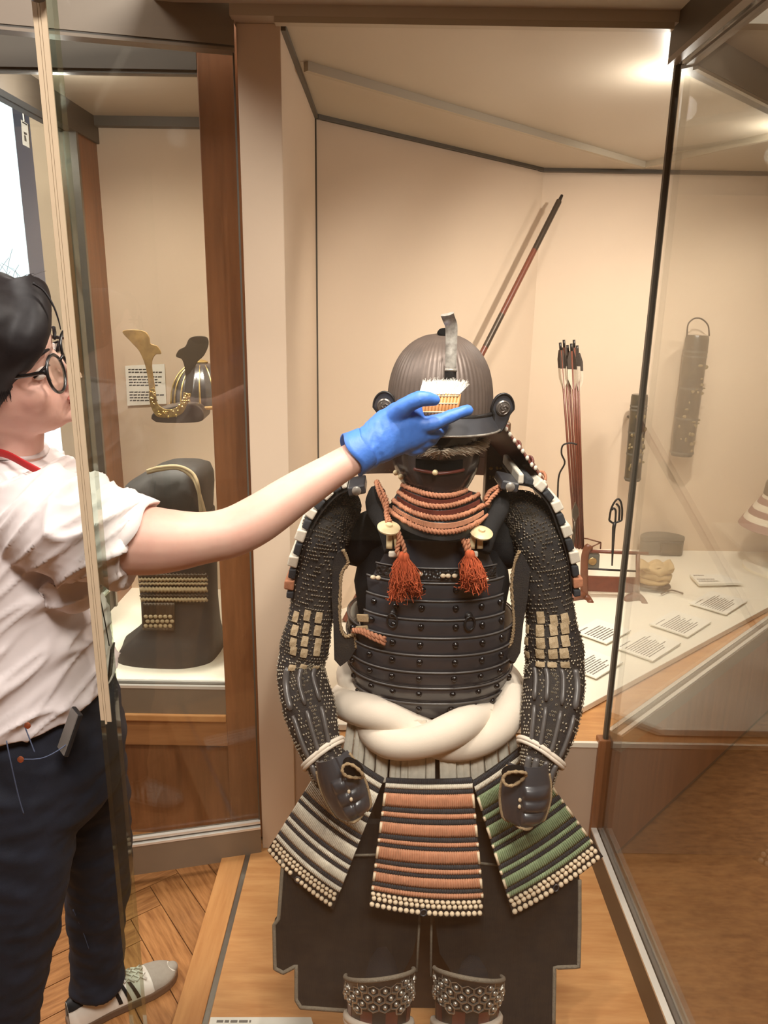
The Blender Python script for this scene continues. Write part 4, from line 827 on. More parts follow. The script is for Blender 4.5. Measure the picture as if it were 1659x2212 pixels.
b.ell(HL(0.087, 0, -0.064), (0.010, 0.022, 0.0055), 12, 8, HR); b.ell(HL(0.085, 0, -0.075), (0.010, 0.019, 0.006), 12, 8, HR); b.ell(HL(0.078, 0, -0.100), (0.014, 0.018, 0.013), 12, 8, HR)
nb = Vector((-0.625, 1.19, 1.335))
b.tube([HL(-0.015, 0, -0.04), HL(-0.022, 0, -0.09), HL(-0.03, 0, -0.12).lerp(nb, 0.5), nb, nb - Vector((0, 0, 0.06))], [0.060, 0.055, 0.055, 0.062, 0.07], 18)
sh_ = P(95, 1120, 1.07)
b.ell((-0.63, 1.21, 1.24), (0.09, 0.15, 0.11), 18, 12); b.tube([Vector((-0.62, 1.17, 1.28)), sh_], [0.06, 0.055], 14)
limb(b, [(85, 1120, 1.07, 0.052), (200, 1150, 1.07, 0.056), (300, 1166, 1.08, 0.055), (370, 1168, 1.09, 0.049), (440, 1162, 1.105, 0.041), (500, 1150, 1.12, 0.040), (560, 1120, 1.14, 0.0395), (640, 1066, 1.17, 0.035), (715, 1019, 1.20, 0.0295), (772, 984, 1.222, 0.0265), (810, 960, 1.235, 0.0245)], 20, 40)
for q_, r_ in (([(-0.63, 1.34, 1.27), (-0.66, 1.385, 1.18), (-0.67, 1.40, 1.04), (-0.645, 1.40, 0.92), (-0.625, 1.395, 0.84)], (0.055, 0.048, 0.040, 0.033, 0.025)),): qq = spline([(*a, r) for a, r in zip(q_, r_)], 24); b.tube([Vector(a[:3]) for a in qq], [float(a[3]) for a in qq], 18)
b.ell((-0.615, 1.395, 0.79), (0.038, 0.018, 0.045), 14, 10)
for k, (fx, fl_) in enumerate(((0.026, 0.062), (0.010, 0.070), (-0.007, 0.066), (-0.023, 0.052))): b.tube(sv([(-0.612 + fx, 1.394, 0.765), (-0.607 + fx, 1.392, 0.765 - fl_ * 0.55), (-0.612 + fx * 0.9, 1.378, 0.765 - fl_)], 8), [0.0095, 0.0095, 0.009, 0.009, 0.0088, 0.0085, 0.008, 0.006], 10)
b.tube(sv([(-0.585, 1.388, 0.80), (-0.566, 1.376, 0.775), (-0.560, 1.368, 0.745)], 6), [0.012, 0.011, 0.0105, 0.010, 0.009, 0.006], 10)
sk = remesh(b, 0.0042, 8)
body = sk.build('body', M['skin'], pr, smooth=True, recalc=False)
# lips, eyes, brows
b = MB(); b.ell(HL(0.0925, 0, -0.064), (0.006, 0.020, 0.0035), 14, 8, HR); b.ell(HL(0.091, 0, -0.073), (0.006, 0.017, 0.004), 14, 8, HR); b.build('lips', mat('lips', srgb(186, 110, 100), 0.5), body, smooth=True)
for s in (-1, 1):
    ey = MB().ell(HL(0.076, s * 0.031, -0.006), (0.011, 0.014, 0.009), 14, 10, HR).build('eye', mat('eye_white', srgb(226, 214, 204), 0.3), body, smooth=True)
    MB().ell(HL(0.083, s * 0.031, -0.006), (0.005, 0.0055, 0.0055), 10, 8, HR).build('iris', M['blackl'], ey, smooth=True)
    MB().tube([HL(0.074, s * 0.047, -0.004), HL(0.087, s * 0.038, 0.003), HL(0.0905, s * 0.030, 0.004), HL(0.088, s * 0.018, -0.003)], 0.0017, 6).build('eyelashes', M['hair'], ey, smooth=True)
    MB().tube([HL(0.078, s * 0.052, 0.020), HL(0.089, s * 0.040, 0.025), HL(0.094, s * 0.026, 0.024), HL(0.096, s * 0.014, 0.020)], [0.001, 0.0028, 0.003, 0.0018], 6).build('eyebrow', M['hair'], body, smooth=True)
# hair
hair_rows = [(0.132, 0.02, -0.05, 0.03), (0.118, 0.062, -0.088, 0.060), (0.095, 0.083, -0.105, 0.078), (0.07, 0.091, -0.112, 0.086), (0.045, 0.084, -0.115, 0.090), (0.02, 0.075, -0.115, 0.091), (0.0, 0.066, -0.112, 0.089), (-0.018, 0.052, -0.108, 0.085), (-0.045, 0.010, -0.10, 0.078), (-0.08, -0.03, -0.085, 0.06)]
hb = MB(); hb.rings(slices(hair_rows, 40, 0.75)); limb(hb, [(60, 625, 1.10, 0.03), (74, 665, 1.075, 0.024), (70, 715, 1.058, 0.024), (52, 755, 1.05, 0.024), (15, 785, 1.06, 0.026), (-30, 800, 1.08, 0.03)], 16, 20); hb.ell(HL(-0.125, 0, 0.0), (0.045, 0.04, 0.045), 14, 10, HR)
hr = remesh(hb, 0.006, 12, lambda v, n_: 0.0012 * noise.noise(v * 60)).build('hair', M['hair'], pr, smooth=True, recalc=False)
b = MB()
for i in range(700):
    th = rng.uniform(-1.9, 1.9) ; L_ = rng.uniform(0.7, 1.05); q = []
    for j in range(9):
        t = j / 8 * L_; ph = lerp(0.25, 1.75, t) ; rz = 0.128
        z = 0.004 + rz * math.cos(ph) ; rr = math.sin(ph); xx = rr * (0.094 if math.cos(th) > 0 else 0.118) * math.cos(th) * (1 if math.cos(th) < 0.2 else (1 - 0.42 * max(0, (0.07 - z) / 0.1))); yy = rr * 0.0915 * math.sin(th)
        k = 0.0018 * noise.noise(Vector((i * 0.7, j * 0.5, 0)))
        q.append(HL(xx * (1.01 + k * 5), yy * (1.01 + k * 5), z + k))
    b.tube(q, [0.0011] * 8 + [0.0003], 4, cap=False)
b.build('hair_strands', M['hair'], hr, smooth=True)['kind'] = 'stuff'
b = MB()
for i in range(16):
    p0 = P(rng.uniform(-20, 60), 608, 1.12); d_ = Vector((rng.normal(), rng.normal() * .3, 1.2 + rng.uniform())).normalized(); l = rng.uniform(0.015, 0.035); cu_ = Vector((rng.normal(), 0, rng.normal())) * 0.02
    b.tube([p0 + d_ * l * t + cu_ * t * t for t in np.linspace(0, 1, 7)], 0.0003, 3, cap=False)
b.build('stray_hair', M['hair'], hr, smooth=True)['kind'] = 'stuff'
MB().tube(sv([P(72, 612, 1.06), P(95, 628, 1.06), P(115, 660, 1.06), P(126, 690, 1.06), P(131, 712, 1.06)], 16), [0.0022 - 0.0001 * i for i in range(16)], 5).build('loose_lock', M['hair'], hr, smooth=True)
# glasses
gl = MB(); 
lc = P(121, 806, 1.058)
def lensring(c, rw=0.0262, rh=0.0250): return [c + hl * (rw * math.cos(t)) + hu * (rh * math.sin(t) * (1.0 if math.sin(t) > 0 else 1.08)) for t in np.linspace(0, 2 * PI, 40, endpoint=False)]
gs = MB()
for c in (lc, lc + hl * 0.066): gs.tube(lensring(c), 0.0023, 8, closed=True)
gs.tube([lc + hl * 0.0235 + hu * 0.004, lc + hl * 0.033 + hu * 0.008 + hf * 0.003, lc + hl * 0.0425 + hu * 0.004], 0.002, 8)
gs.tube(sv([lc - hl * 0.0235 + hu * 0.002, P(96, 806, 1.043), P(60, 811, 1.045), P(10, 819, 1.055), P(-40, 826, 1.075)], 20), [0.0028] * 20, 8, flat=0.5)
gs.tube(sv([lc + hl * 0.0895 + hu * 0.002, lc + hl * 0.097 - hf * 0.01, lc + hl * 0.10 - hf * 0.06 + hu * 0.005, lc + hl * 0.095 - hf * 0.13 + hu * 0.0], 12), 0.0026, 8)
go = gs.build('glasses', M['frame'], pr, smooth=True)
for c in (lc, lc + hl * 0.066): MB().prism(lensring(c, 0.0225, 0.0215), hf * 0.0012).build('lens', M['glass'], go)
# shirt
tc = [(1.372, 0.058, 0.066, -0.618, 1.185), (1.350, 0.085, 0.115, -0.622, 1.19), (1.325, 0.105, 0.165, -0.632, 1.20), (1.28, 0.122, 0.185, -0.638, 1.20), (1.20, 0.132, 0.180, -0.640, 1.19), (1.10, 0.136, 0.172, -0.638, 1.185), (1.03, 0.140, 0.170, -0.634, 1.18), (0.97, 0.146, 0.172, -0.632, 1.18), (0.928, 0.150, 0.176, -0.634, 1.18)]
b = MB(); b.rings([[Vector((cx_ + a * math.copysign(abs(math.cos(t)) ** 0.85, math.cos(t)), cy_ + bb * math.copysign(abs(math.sin(t)) ** 0.85, math.sin(t)), z + (0.012 * math.cos(t) if z < 0.95 else 0) - (0.012 * math.cos(t) if z > 1.36 else 0))) for t in np.linspace(0, 2 * PI, 40, endpoint=False)] for z, a, bb, cx_, cy_ in tc])
limb(b, [(60, 1120, 1.10, 0.075), (140, 1132, 1.08, 0.084), (215, 1150, 1.075, 0.080), (278, 1168, 1.08, 0.0745)], 28, 20)
qq = spline([(-0.63, 1.33, 1.285, 0.075), (-0.66, 1.375, 1.20, 0.074), (-0.672, 1.395, 1.10, 0.068)], 12); b.tube([Vector(a[:3]) for a in qq], [float(a[3]) for a in qq], 20)
# slanted cuff
b.tube([P(270, 1168, 1.08), P(292, 1172, 1.08)], [0.074, 0.070], 28)
b.ell(P(165, 1262, 1.12), (0.045, 0.06, 0.05), 16, 10)
sdir = Vector((0.55, 0.2, 0.8))
def fold(v, n_):
    w = Vector((v.x * 3 + v.z * 9, v.y * 5, v.z * 14 - v.x * 10)); f1 = noise.noise(w * 0.8)
    f2 = noise.noise(Vector((v.x * 14 + 4, v.y * 8, v.z * 30 + v.x * 22)))
    g = Vector((v.x * 5.0 + v.z * 3.0, v.y * 3.5, (v.z * 0.85 - v.x * 0.5) * 17)); rid = 1 - abs(noise.noise(g)) * 2.4
    g2 = Vector((v.x * 7 + 3, v.y * 6, (v.z - v.x * 0.9) * 30)); rid2 = 1 - abs(noise.noise(g2)) * 2.6
    return 0.013 * max(rid, -0.4) ** 3 * 0.9 + 0.006 * max(rid2, -0.3) ** 3 + 0.004 * f1 - 0.004
shirt = remesh(b, 0.0048, 5, fold).build('t_shirt', M['shirt'], pr, smooth=True, recalc=False)
cA, cB = P(332, 1086, 1.08), P(262, 1256, 1.08); cm = (cA + cB) / 2; ra = (cA - cB).length / 2
axs = (cA - cB).normalized()
b = MB(); rg = []
for off, rr in ((-0.030, 1.01), (-0.012, 1.03), (0.0, 1.03), (0.0, 0.97), (-0.018, 0.93)):
    dirx = Vector((0, 1, 0)).cross(axs).normalized(); dirx = dirx if dirx.x > 0 else -dirx
    rg.append([cm + dirx * off + axs * (ra * rr * math.cos(t)) + Vector((0, 1, 0)) * (0.068 * rr * math.sin(t)) + dirx * 0.004 * math.sin(5 * t) for t in np.linspace(0, 2 * PI, 40, endpoint=False)])
cs = P(235, 1155, 1.075)
first = [cs + (p - cm) * 0.98 for p in rg[0]]
b.rings([first] + rg, cap=False); b.build('sleeve_cuff', M['shirt'], shirt, smooth=True)
b = MB(); b.tube([Vector((-0.618 + 0.062 * math.cos(t), 1.185 + 0.070 * math.sin(t), 1.374 - 0.012 * math.cos(t))) for t in np.linspace(0, 2 * PI, 40, endpoint=False)], 0.006, 8, closed=True); b.build('collar', M['shirt'], shirt, smooth=True)
# lanyard and badge
lan = MB(); lan.tube(sv([P(-20, 975, 1.115), P(15, 982, 1.10), P(55, 1003, 1.085), P(95, 1024, 1.085), P(122, 1036, 1.10), P(132, 1048, 1.12)], 30), 0.0062, 8, flat=0.3)
lo = lan.build('lanyard', M['red'], pr, smooth=True)
MB().tube(sv([P(132, 1048, 1.12), P(190, 1180, 1.17), P(222, 1320, 1.18), P(236, 1395, 1.17)], 16), 0.001, 5).build('badge_cord', M['blackl'], lo, smooth=True)
MB().box(P(240, 1430, 1.17), (0.003, 0.03, 0.062), Euler((0, 0.16, 0.15)).to_matrix()).build('badge', M['blackl'], lo, bevel=0.001)
# jeans
b = MB()
b.rings([[Vector((cx_ + a * math.cos(t), cy_ + bb * math.sin(t), z)) for t in np.linspace(0, 2 * PI, 32, endpoint=False)] for z, a, bb, cx_, cy_ in ((0.96, 0.118, 0.155, -0.61, 1.19), (0.90, 0.128, 0.168, -0.61, 1.19), (0.82, 0.138, 0.178, -0.612, 1.19), (0.74, 0.135, 0.172, -0.618, 1.20), (0.70, 0.11, 0.15, -0.62, 1.20))])
def leg3(pts): q = spline(pts, 24); b.tube([Vector(a[:3]) for a in q], [float(a[3]) for a in q], 20)
leg3([(-0.615, 1.11, 0.80, 0.098), (-0.635, 1.10, 0.62, 0.086), (-0.665, 1.09, 0.45, 0.070), (-0.705, 1.085, 0.28, 0.064), (-0.74, 1.09, 0.12, 0.058), (-0.745, 1.09, 0.085, 0.06)])
leg3([(-0.60, 1.27, 0.80, 0.094), (-0.595, 1.30, 0.62, 0.084), (-0.600, 1.33, 0.45, 0.072), (-0.622, 1.35, 0.28, 0.062), (-0.638, 1.362, 0.14, 0.058), (-0.642, 1.365, 0.088, 0.062)])
def jf(v, n_): return 0.006 * noise.noise(Vector((v.x * 10, v.y * 10, v.z * 22 + v.x * 14))) + 0.003 * noise.noise(Vector((v.x * 30, v.y * 30, v.z * 50)))
je = remesh(b, 0.0065, 5, jf).build('jeans', M['jeans'], pr, smooth=True, recalc=False)
seam = mat('denim_seam', srgb(70, 78, 100), 0.9)
for q in ([(14, 1600, 0.985), (22, 1640, 0.98), (40, 1720, 0.985), (52, 1760, 0.99)], [(52, 1565, 1.0), (75, 1625, 0.99)], [(45, 1640, 0.985), (90, 1638, 0.995), (130, 1618, 1.01), (160, 1590, 1.04), (172, 1552, 1.06)], [(158, 1965, 1.28), (178, 2010, 1.285), (192, 2050, 1.29)]):
    MB().tube(sv([P(*p) for p in q], 14), 0.0010, 5).build('seam', seam, je, smooth=True)
for px, py, D in ((60, 1567, 1.0), (45, 1640, 0.985)): MB().lathe([(0.005, 0), (0.005, 0.0015), (0.002, 0.003)], P(px, py, D), 12, (0, -1, 0.1)).build('rivet', M['copper'], je, smooth=40)
ph = thing('phone', P(152, 1580, 1.035), 'dark phone sticking out of the jeans pocket', 'phone')
rp_ = Euler((0.0, math.radians(-24) * -1, math.radians(40))).to_matrix()
MB().box(P(152, 1580, 1.035), (0.007, 0.034, 0.070), rp_).build('phone_body', M['blackl'], ph, bevel=0.002); MB().box(P(152, 1580, 1.035) + rp_ @ Vector((-0.004, -0.0, 0.0)), (0.002, 0.030, 0.066), rp_).build('phone_back', mat('grey_phone_back', srgb(110, 104, 98), 0.4), ph)
# shoe of the far foot and the near foot
def shoe(heel, toe, nm):
    h = Vector((heel[0], heel[1], 0)); t = Vector((toe[0], toe[1], 0)); f = (t - h); L_ = f.length; f.normalize(); r = Vector((f.y, -f.x, 0))
    root = MB()
    def outline(u): return 0.030 + 0.012 * math.sin(PI * u) + 0.010 * math.exp(-((u - 0.72) / 0.2) ** 2) if 0 < u < 1 else 0
    def ring(u, z, k=1.0): return None
    prof = [(0.0, 0.020), (0.04, 0.029), (0.15, 0.033), (0.35, 0.033), (0.55, 0.039), (0.72, 0.045), (0.86, 0.042), (0.95, 0.031), (1.0, 0.014)]
    uu = np.linspace(0, 1, 25); ww = np.interp(uu, [p[0] for p in prof], [p[1] for p in prof])
    pts = [h + f * (L_ * u) + r * w for u, w in zip(uu, ww)] + [h + f * (L_ * u) - r * w for u, w in zip(uu[::-1], ww[::-1])]
    so = MB().prism(pts, (0, 0, 0.022)).build('sole', M['gum'], None, bevel=0.004)
    return h, f, r, L_, uu, ww, so
def make_shoe(heel, toe):
    h, f, r, L_, uu, ww, so = shoe(heel, toe, '')
    ht = lambda u: float(np.interp(u, [0, 0.08, 0.25, 0.42, 0.60, 0.78, 0.9, 1.0], [0.075, 0.085, 0.085, 0.080, 0.060, 0.045, 0.036, 0.026]))
    rings = []
    for u, w in zip(uu, ww):
        c = h + f * (L_ * (0.01 + 0.975 * u)); z1 = ht(u); rings.append([c + r * (w * 0.93 * math.cos(t) * (1 if math.sin(t) < 0.3 else 0.96)) + Vector((0, 0, 0.020 + (z1 - 0.020) * max(0, math.sin(t)) ** 0.75)) for t in np.linspace(0, PI, 17)])
    up = MB(); up.rings(rings, cap=False, closed=False); o = up.build('shoe', M['shoe'], pr, smooth=True)
    WLs = WL[so.name]; so.parent = o; so.location = WLs - WL[o.name]
    def SU(u, t, off=0.002):
        i = u * 24; k = min(int(i), 23); g = i - k; a = [rings[k][j].lerp(rings[k + 1][j], g) for j in range(17)]
        tj = t / PI * 16; j = min(int(tj), 15); p = a[j].lerp(a[j + 1], tj - j); cen = h + f * (L_ * u) + Vector((0, 0, 0.03)); return p + (p - cen).normalized() * off
    MB().grid(lambda a, c: SU(lerp(0.74, 0.995, a), lerp(0.10, PI - 0.10, c), 0.0018), 8, 20).build('toe_cap', M['suede'], o, smooth=True)
    MB().ell(h + f * (L_ * 0.955) + Vector((0, 0, 0.0225)), (0.0165, 0.0165, 0.0105), 16, 10).build('toe_tip', M['suede'], o, smooth=True)
    for t0, t1 in ((0.12, 1.05), (PI - 1.05, PI - 0.12)):
        for u0 in (0.36, 0.44, 0.52): MB().grid(lambda a, c: SU(u0 + 0.035 * a + 0.06 * (abs(lerp(t0, t1, c) - PI / 2)) - 0.03, lerp(t0, t1, c), 0.0022), 3, 10).build('stripe', M['blackl'], o, smooth=True)
    MB().grid(lambda a, c: SU(lerp(0.0, 0.12, a), lerp(0.7, PI - 0.7, c), 0.0022), 4, 16).build('heel_tab', M['blackl'], o, smooth=True)
    for k in range(5):
        u0 = 0.46 + 0.055 * k; MB().tube([SU(u0 + 0.02 * (-1) ** (k + j), PI / 2 + 0.55 * (j / 6 - 0.5) * 2, 0.004) for j in range(7)], 0.0028, 6).build('lace', M['shoe'], o, smooth=True)
make_shoe((-0.700, 1.318), (-0.497, 1.476)); make_shoe((-0.80, 1.06), (-0.56, 1.13))
# gloved hand
def finger(mb, pts, n=14, seg=16):
    q = spline([(*P(a, b_, c), r) for a, b_, c, r in pts], seg); mb.tube([Vector(a[:3]) for a in q], [float(a[3]) for a in q], n)
    mb.ell(Vector(q[-1][:3]), (float(q[-1][3]),) * 3, 12, 8)
b = MB()
q = spline([(*P(762, 985, 1.222), 0.034, 0.036), (*P(785, 974, 1.228), 0.031, 0.034), (*P(815, 955, 1.235), 0.028, 0.038), (*P(845, 935, 1.242), 0.026, 0.043), (*P(880, 918, 1.25), 0.023, 0.044), (*P(912, 912, 1.258), 0.019, 0.038)], 16)
pts = [Vector(a[:3]) for a in q]; b.tube(pts, [(float(a[3]), float(a[4])) for a in q], 20, ref=(0, -1, 0))
finger(b, [(850, 898, 1.235, 0.016), (878, 876, 1.225, 0.0155), (905, 862, 1.22, 0.0135), (925, 861, 1.222, 0.012), (938, 864, 1.226, 0.0105)])
finger(b, [(890, 918, 1.25, 0.0165), (925, 917, 1.248, 0.0145), (955, 907, 1.25, 0.0125), (985, 895, 1.254, 0.0112), (1011, 886, 1.26, 0.0095)])
finger(b, [(890, 930, 1.255, 0.016), (925, 938, 1.262, 0.0145), (950, 930, 1.285, 0.012), (958, 905, 1.30, 0.0105), (948, 888, 1.30, 0.009)])
finger(b, [(880, 945, 1.255, 0.016), (912, 955, 1.265, 0.0135), (935, 946, 1.285, 0.0115), (940, 920, 1.30, 0.010), (928, 902, 1.30, 0.009)])
finger(b, [(865, 958, 1.252, 0.015), (895, 970, 1.262, 0.012), (915, 962, 1.28, 0.0105), (918, 940, 1.295, 0.009), (908, 924, 1.297, 0.008)])
wr = lambda v, n_: 0.0018 * noise.noise(Vector((v.x * 70, v.y * 40, v.z * 40))) + (0.0016 * noise.noise(Vector((v.x * 160, v.y * 60, v.z * 60))) if v.x < 0.0 else 0)
gv = remesh(b, 0.0028, 6, wr).build('glove', M['glove'], pr, smooth=True, recalc=False)
cc = P(768, 979, 1.223); ax_ = (P(800, 962, 1.23) - cc).normalized()
b = MB(); u_ = Vector((0, -1, 0)); u_ = (u_ - ax_ * u_.dot(ax_)).normalized(); w_ = ax_.cross(u_)
b.rings([[cc + ax_ * (o_ + 0.004 * math.sin(3 * t)) + u_ * (ra_ * math.cos(t)) + w_ * (ra_ * 1.08 * math.sin(t)) for t in np.linspace(0, 2 * PI, 32, endpoint=False)] for o_, ra_ in ((0.02, 0.0325), (0.0, 0.0345), (-0.008, 0.036), (-0.009, 0.0335), (0.0, 0.030))], cap=False)
b.build('glove_cuff', M['glove'], gv, smooth=True)
# ---- brush held in the hand
br = thing('dusting_brush', P(950, 890, 1.285), 'flat bamboo brush with white bristles held in the blue glove', 'brush')
M['bamboo'] = mat('bamboo', srgb(206, 150, 92), 0.5, var=0.2, vscale=60, col2=srgb(176, 116, 66), rnd=0.1)
for i in range(13):
    x = 904 + i * 7.2; top_ = P(x + 2, 851, 1.284); low_ = P(x - 6, 897, 1.268)
    tb = MB(); tb.tube([low_, low_.lerp(top_, 0.5), top_], [0.0032, 0.0034, 0.0032], 8); tb.build('bamboo_tube', M['bamboo'], br, smooth=True)
for t in (0.15, 0.55, 0.9):
    MB().tube([P(lerp(896, 906, t), lerp(897, 851, t), 1.265 + 0.016 * t), P(lerp(984, 993, t), lerp(897, 851, t), 1.265 + 0.016 * t)], 0.0013, 6).build('binding', M['ivory'], br, smooth=True)
b = MB()
for i in range(900):
    u = rng.uniform(0, 1); p0 = P(lerp(905, 993, u), 852, 1.284 + 0.005 * rng.normal() * 0.5); p1 = P(lerp(914, 1010, u) + rng.normal() * 2, 829 + rng.normal() * 4 - 4 * math.sin(PI * u), 1.312 + 0.006 * rng.normal() * 0.6)
    b.tube([p0, p0.lerp(p1, 0.5) + Vector((0, -0.001, 0)), p1], [0.0007, 0.0007, 0.0002], 3, cap=False)
b.build('bristles', mat('white_bristle', srgb(246, 240, 228), 0.7), br, smooth=True)['kind'] = 'stuff'
# ================================================================ OBJECTS IN THE CASES
M['redwood'] = mat('red_lacquer_wood', srgb(118, 66, 48), 0.35, var=0.2, vscale=40)
M['stand'] = mat('brown_stand_wood', srgb(120, 74, 52), 0.4, var=0.2, vscale=30)
M['dkmetal'] = mat('dark_iron', srgb(52, 48, 46), 0.4, 0.5)
M['quiver'] = mat('grey_green_lacquer', srgb(66, 62, 54), 0.3, col2=srgb(92, 82, 64), vscale=18, coat=0.2)
M['gold'] = mat('gilt_metal', srgb(224, 196, 130), 0.3, 0.85, col2=srgb(170, 136, 76), vscale=60)
M['horn'] = mat('gilded_horn_plate', srgb(196, 160, 106), 0.35, 0.6, col2=srgb(140, 112, 80), vscale=20)
M['horn_dark'] = mat('dark_horn_plate', srgb(84, 72, 60), 0.4, 0.5, var=0.2, vscale=20)  # darker grey-brown version of the horn metal, shared by several small parts
M['greybox'] = mat('grey_lacquer_box', srgb(104, 100, 90), 0.45, var=0.1, vscale=15)
M['leather'] = mat('tan_leather', srgb(200, 172, 126), 0.8, var=0.2, vscale=30, bump=0.3, bscale=120)
M['bag'] = mat('black_leather_cloth', srgb(52, 49, 47), 0.6, var=0.15, vscale=15, bump=0.1, bscale=60)
M['strap'] = mat('pale_strap', srgb(186, 164, 128), 0.7, var=0.15, vscale=40)
# bow leaning into the corner
A = P(1214, 422, 3.40); B = P(745, 1322, 2.60); B.z = 0.452
bw = thing('bow', B, 'long red and black lacquered bow leaning in the corner behind the helmet', 'bow')
tone = [('grip', M['redwood'], 0.0, 0.30), ('limb', M['dkmetal'], 0.30, 0.36), ('limb', M['redwood'], 0.36, 0.62), ('wrap', M['horn_dark'], 0.62, 0.70), ('limb', M['redwood'], 0.70, 0.86), ('wrap', M['horn_dark'], 0.86, 0.985)]
for nm, m_, t0, t1 in tone: MB().tube([B.lerp(A, lerp(t0, t1, k / 6)) + Vector((0, 0, -0.006 * math.sin(PI * lerp(t0, t1, k / 6)))) for k in range(7)], 0.0135, 10, flat=0.8).build(nm, m_, bw, smooth=40)
MB().tube([B.lerp(A, 0.98), B.lerp(A, 1.0)], [0.0085, 0.006], 8).build('nock', M['dkmetal'], bw, smooth=True)
# arrow stand
q0 = PZ(1268, 1292, ZD); DS = q0.y
sd_ = thing('arrow_stand', q0, 'red-brown wooden arrow stand with rails and claw feet on the white deck', 'stand')
def sp(px, py, D=DS): return P(px, py, D)
MB().tube(sv([sp(1262, 1295), sp(1262, 1230), sp(1265, 1195), sp(1275, 1178)], 14), [0.016] * 10 + [0.018, 0.019, 0.018, 0.014], 10, flat=0.7).build('post', M['stand'], sd_, smooth=True)
MB().tube([sp(1377, 1302, DS), sp(1378, 1196, DS)], 0.009, 8).build('post', M['stand'], sd_, smooth=True)
MB().tube([sp(1262, 1190), sp(1330, 1193), sp(1400, 1196)], 0.0075, 8).build('top_rail', M['redwood'], sd_, smooth=True)
MB().tube([sp(1262, 1228), sp(1375, 1234)], 0.0045, 8).build('rail', M['dkmetal'], sd_, smooth=True)
bd = MB(); bd.prism([sp(1262, 1246), sp(1377, 1250), sp(1377, 1282), sp(1262, 1277)], (0, 0.02, 0)); bd.build('lower_board', M['redwood'], sd_, bevel=0.003)
pl_ = MB().prism([sp(1267, 1197, DS - 0.004), sp(1296, 1198, DS - 0.004), sp(1294, 1228, DS - 0.004), sp(1266, 1228, DS - 0.004)], (0, 0.04, 0)).build('drawer', M['greybox'], sd_, bevel=0.002)
MB().lathe([(0.017, 0), (0.015, 0.002)], sp(1280, 1213, DS - 0.006), 18, (0, -1, 0)).build('medallion', M['horn'], pl_, smooth=40)
for fx, fy, sx_ in ((1262, 1300, 1), (1379, 1303, 1)):
    MB().tube(sv([sp(fx - 30, fy - 4, DS - .02), sp(fx - 12, fy - 14, DS - .01), sp(fx, fy - 12), sp(fx + 10, fy - 4, DS - 0.02), sp(fx + 14, fy + 3, DS - 0.05)], 14), [0.012, 0.016, 0.018, 0.018, 0.02, 0.02, 0.02, 0.018, 0.016, 0.015, 0.014, 0.013, 0.014, 0.012], 10).build('foot', M['stand'], sd_, smooth=True)
for a, c in (((1270, 1164), (1298, 1172)), ((1298, 1172), (1297, 1186)), ((1272, 1184), (1298, 1172)), ((1240, 1160), (1270, 1164))): MB().tube([sp(*a, DS + 0.06), sp(*c, DS + 0.06)], 0.003, 6).build('lattice_bar', M['stand'], sd_, smooth=True)
hoop = sv([sp(1205, 1120), sp(1205, 1060), sp(1208, 1025), sp(1220, 1000), sp(1213, 980), sp(1216, 962), sp(1232, 957), sp(1246, 960)], 30); MB().tube(hoop, 0.0035, 6).build('retaining_hoop', M['dkmetal'], sd_, smooth=True)
# arrows
fe1 = mat('dark_feather', srgb(70, 58, 48), 0.8, var=0.4, vscale=200); fe2 = mat('white_feather', srgb(206, 190, 168), 0.8, var=0.15, vscale=200)
atop = [(1210, 740), (1218, 734), (1226, 745), (1234, 742), (1240, 734), (1247, 746)]; abot = [(1243, 1185), (1247, 1184), (1251, 1186), (1254, 1184), (1257, 1186), (1260, 1185)]
words = ['leftmost', 'second from left', 'third from left', 'third from right', 'second from right', 'rightmost']
for i, (a, c) in enumerate(zip(atop, abot)):
    Da = DS + 0.01 + 0.012 * (i % 3); T = P(*a, Da + 0.06); Bq = P(*c, Da)
    ar = thing('arrow', Bq, 'red-shafted feathered arrow upright in the stand, ' + words[i] + ' of the six', 'arrow', 'arrows in the stand')
    MB().tube([Bq, Bq.lerp(T, 0.97)], 0.0046, 6).build('shaft', M['redwood'], ar, smooth=True); MB().tube([Bq.lerp(T, 0.965), T], 0.0052, 6).build('nock', M['dkmetal'], ar, smooth=True)
    for nm, m_, t0, t1 in (('dark_feather', fe1, 0.88, 0.965), ('white_feather', fe2, 0.785, 0.88)):
        for k in range(3):
            an = 2 * PI * k / 3 + 0.4 * i; dx_ = Vector((math.cos(an), math.sin(an), 0)); wd = 0.020
            p0, p1 = Bq.lerp(T, t0), Bq.lerp(T, t1); s0, s1 = (wd * 0.25, wd) if t0 < 0.8 else (wd, wd * 0.5)
            tdir = Vector((-dx_.y, dx_.x, 0)) * 0.002; MB().prism([p0, p1, p1 + dx_ * s1, p0.lerp(p1, 0.5) + dx_ * wd, p0 + dx_ * s0], tdir).build('feather', m_, ar)
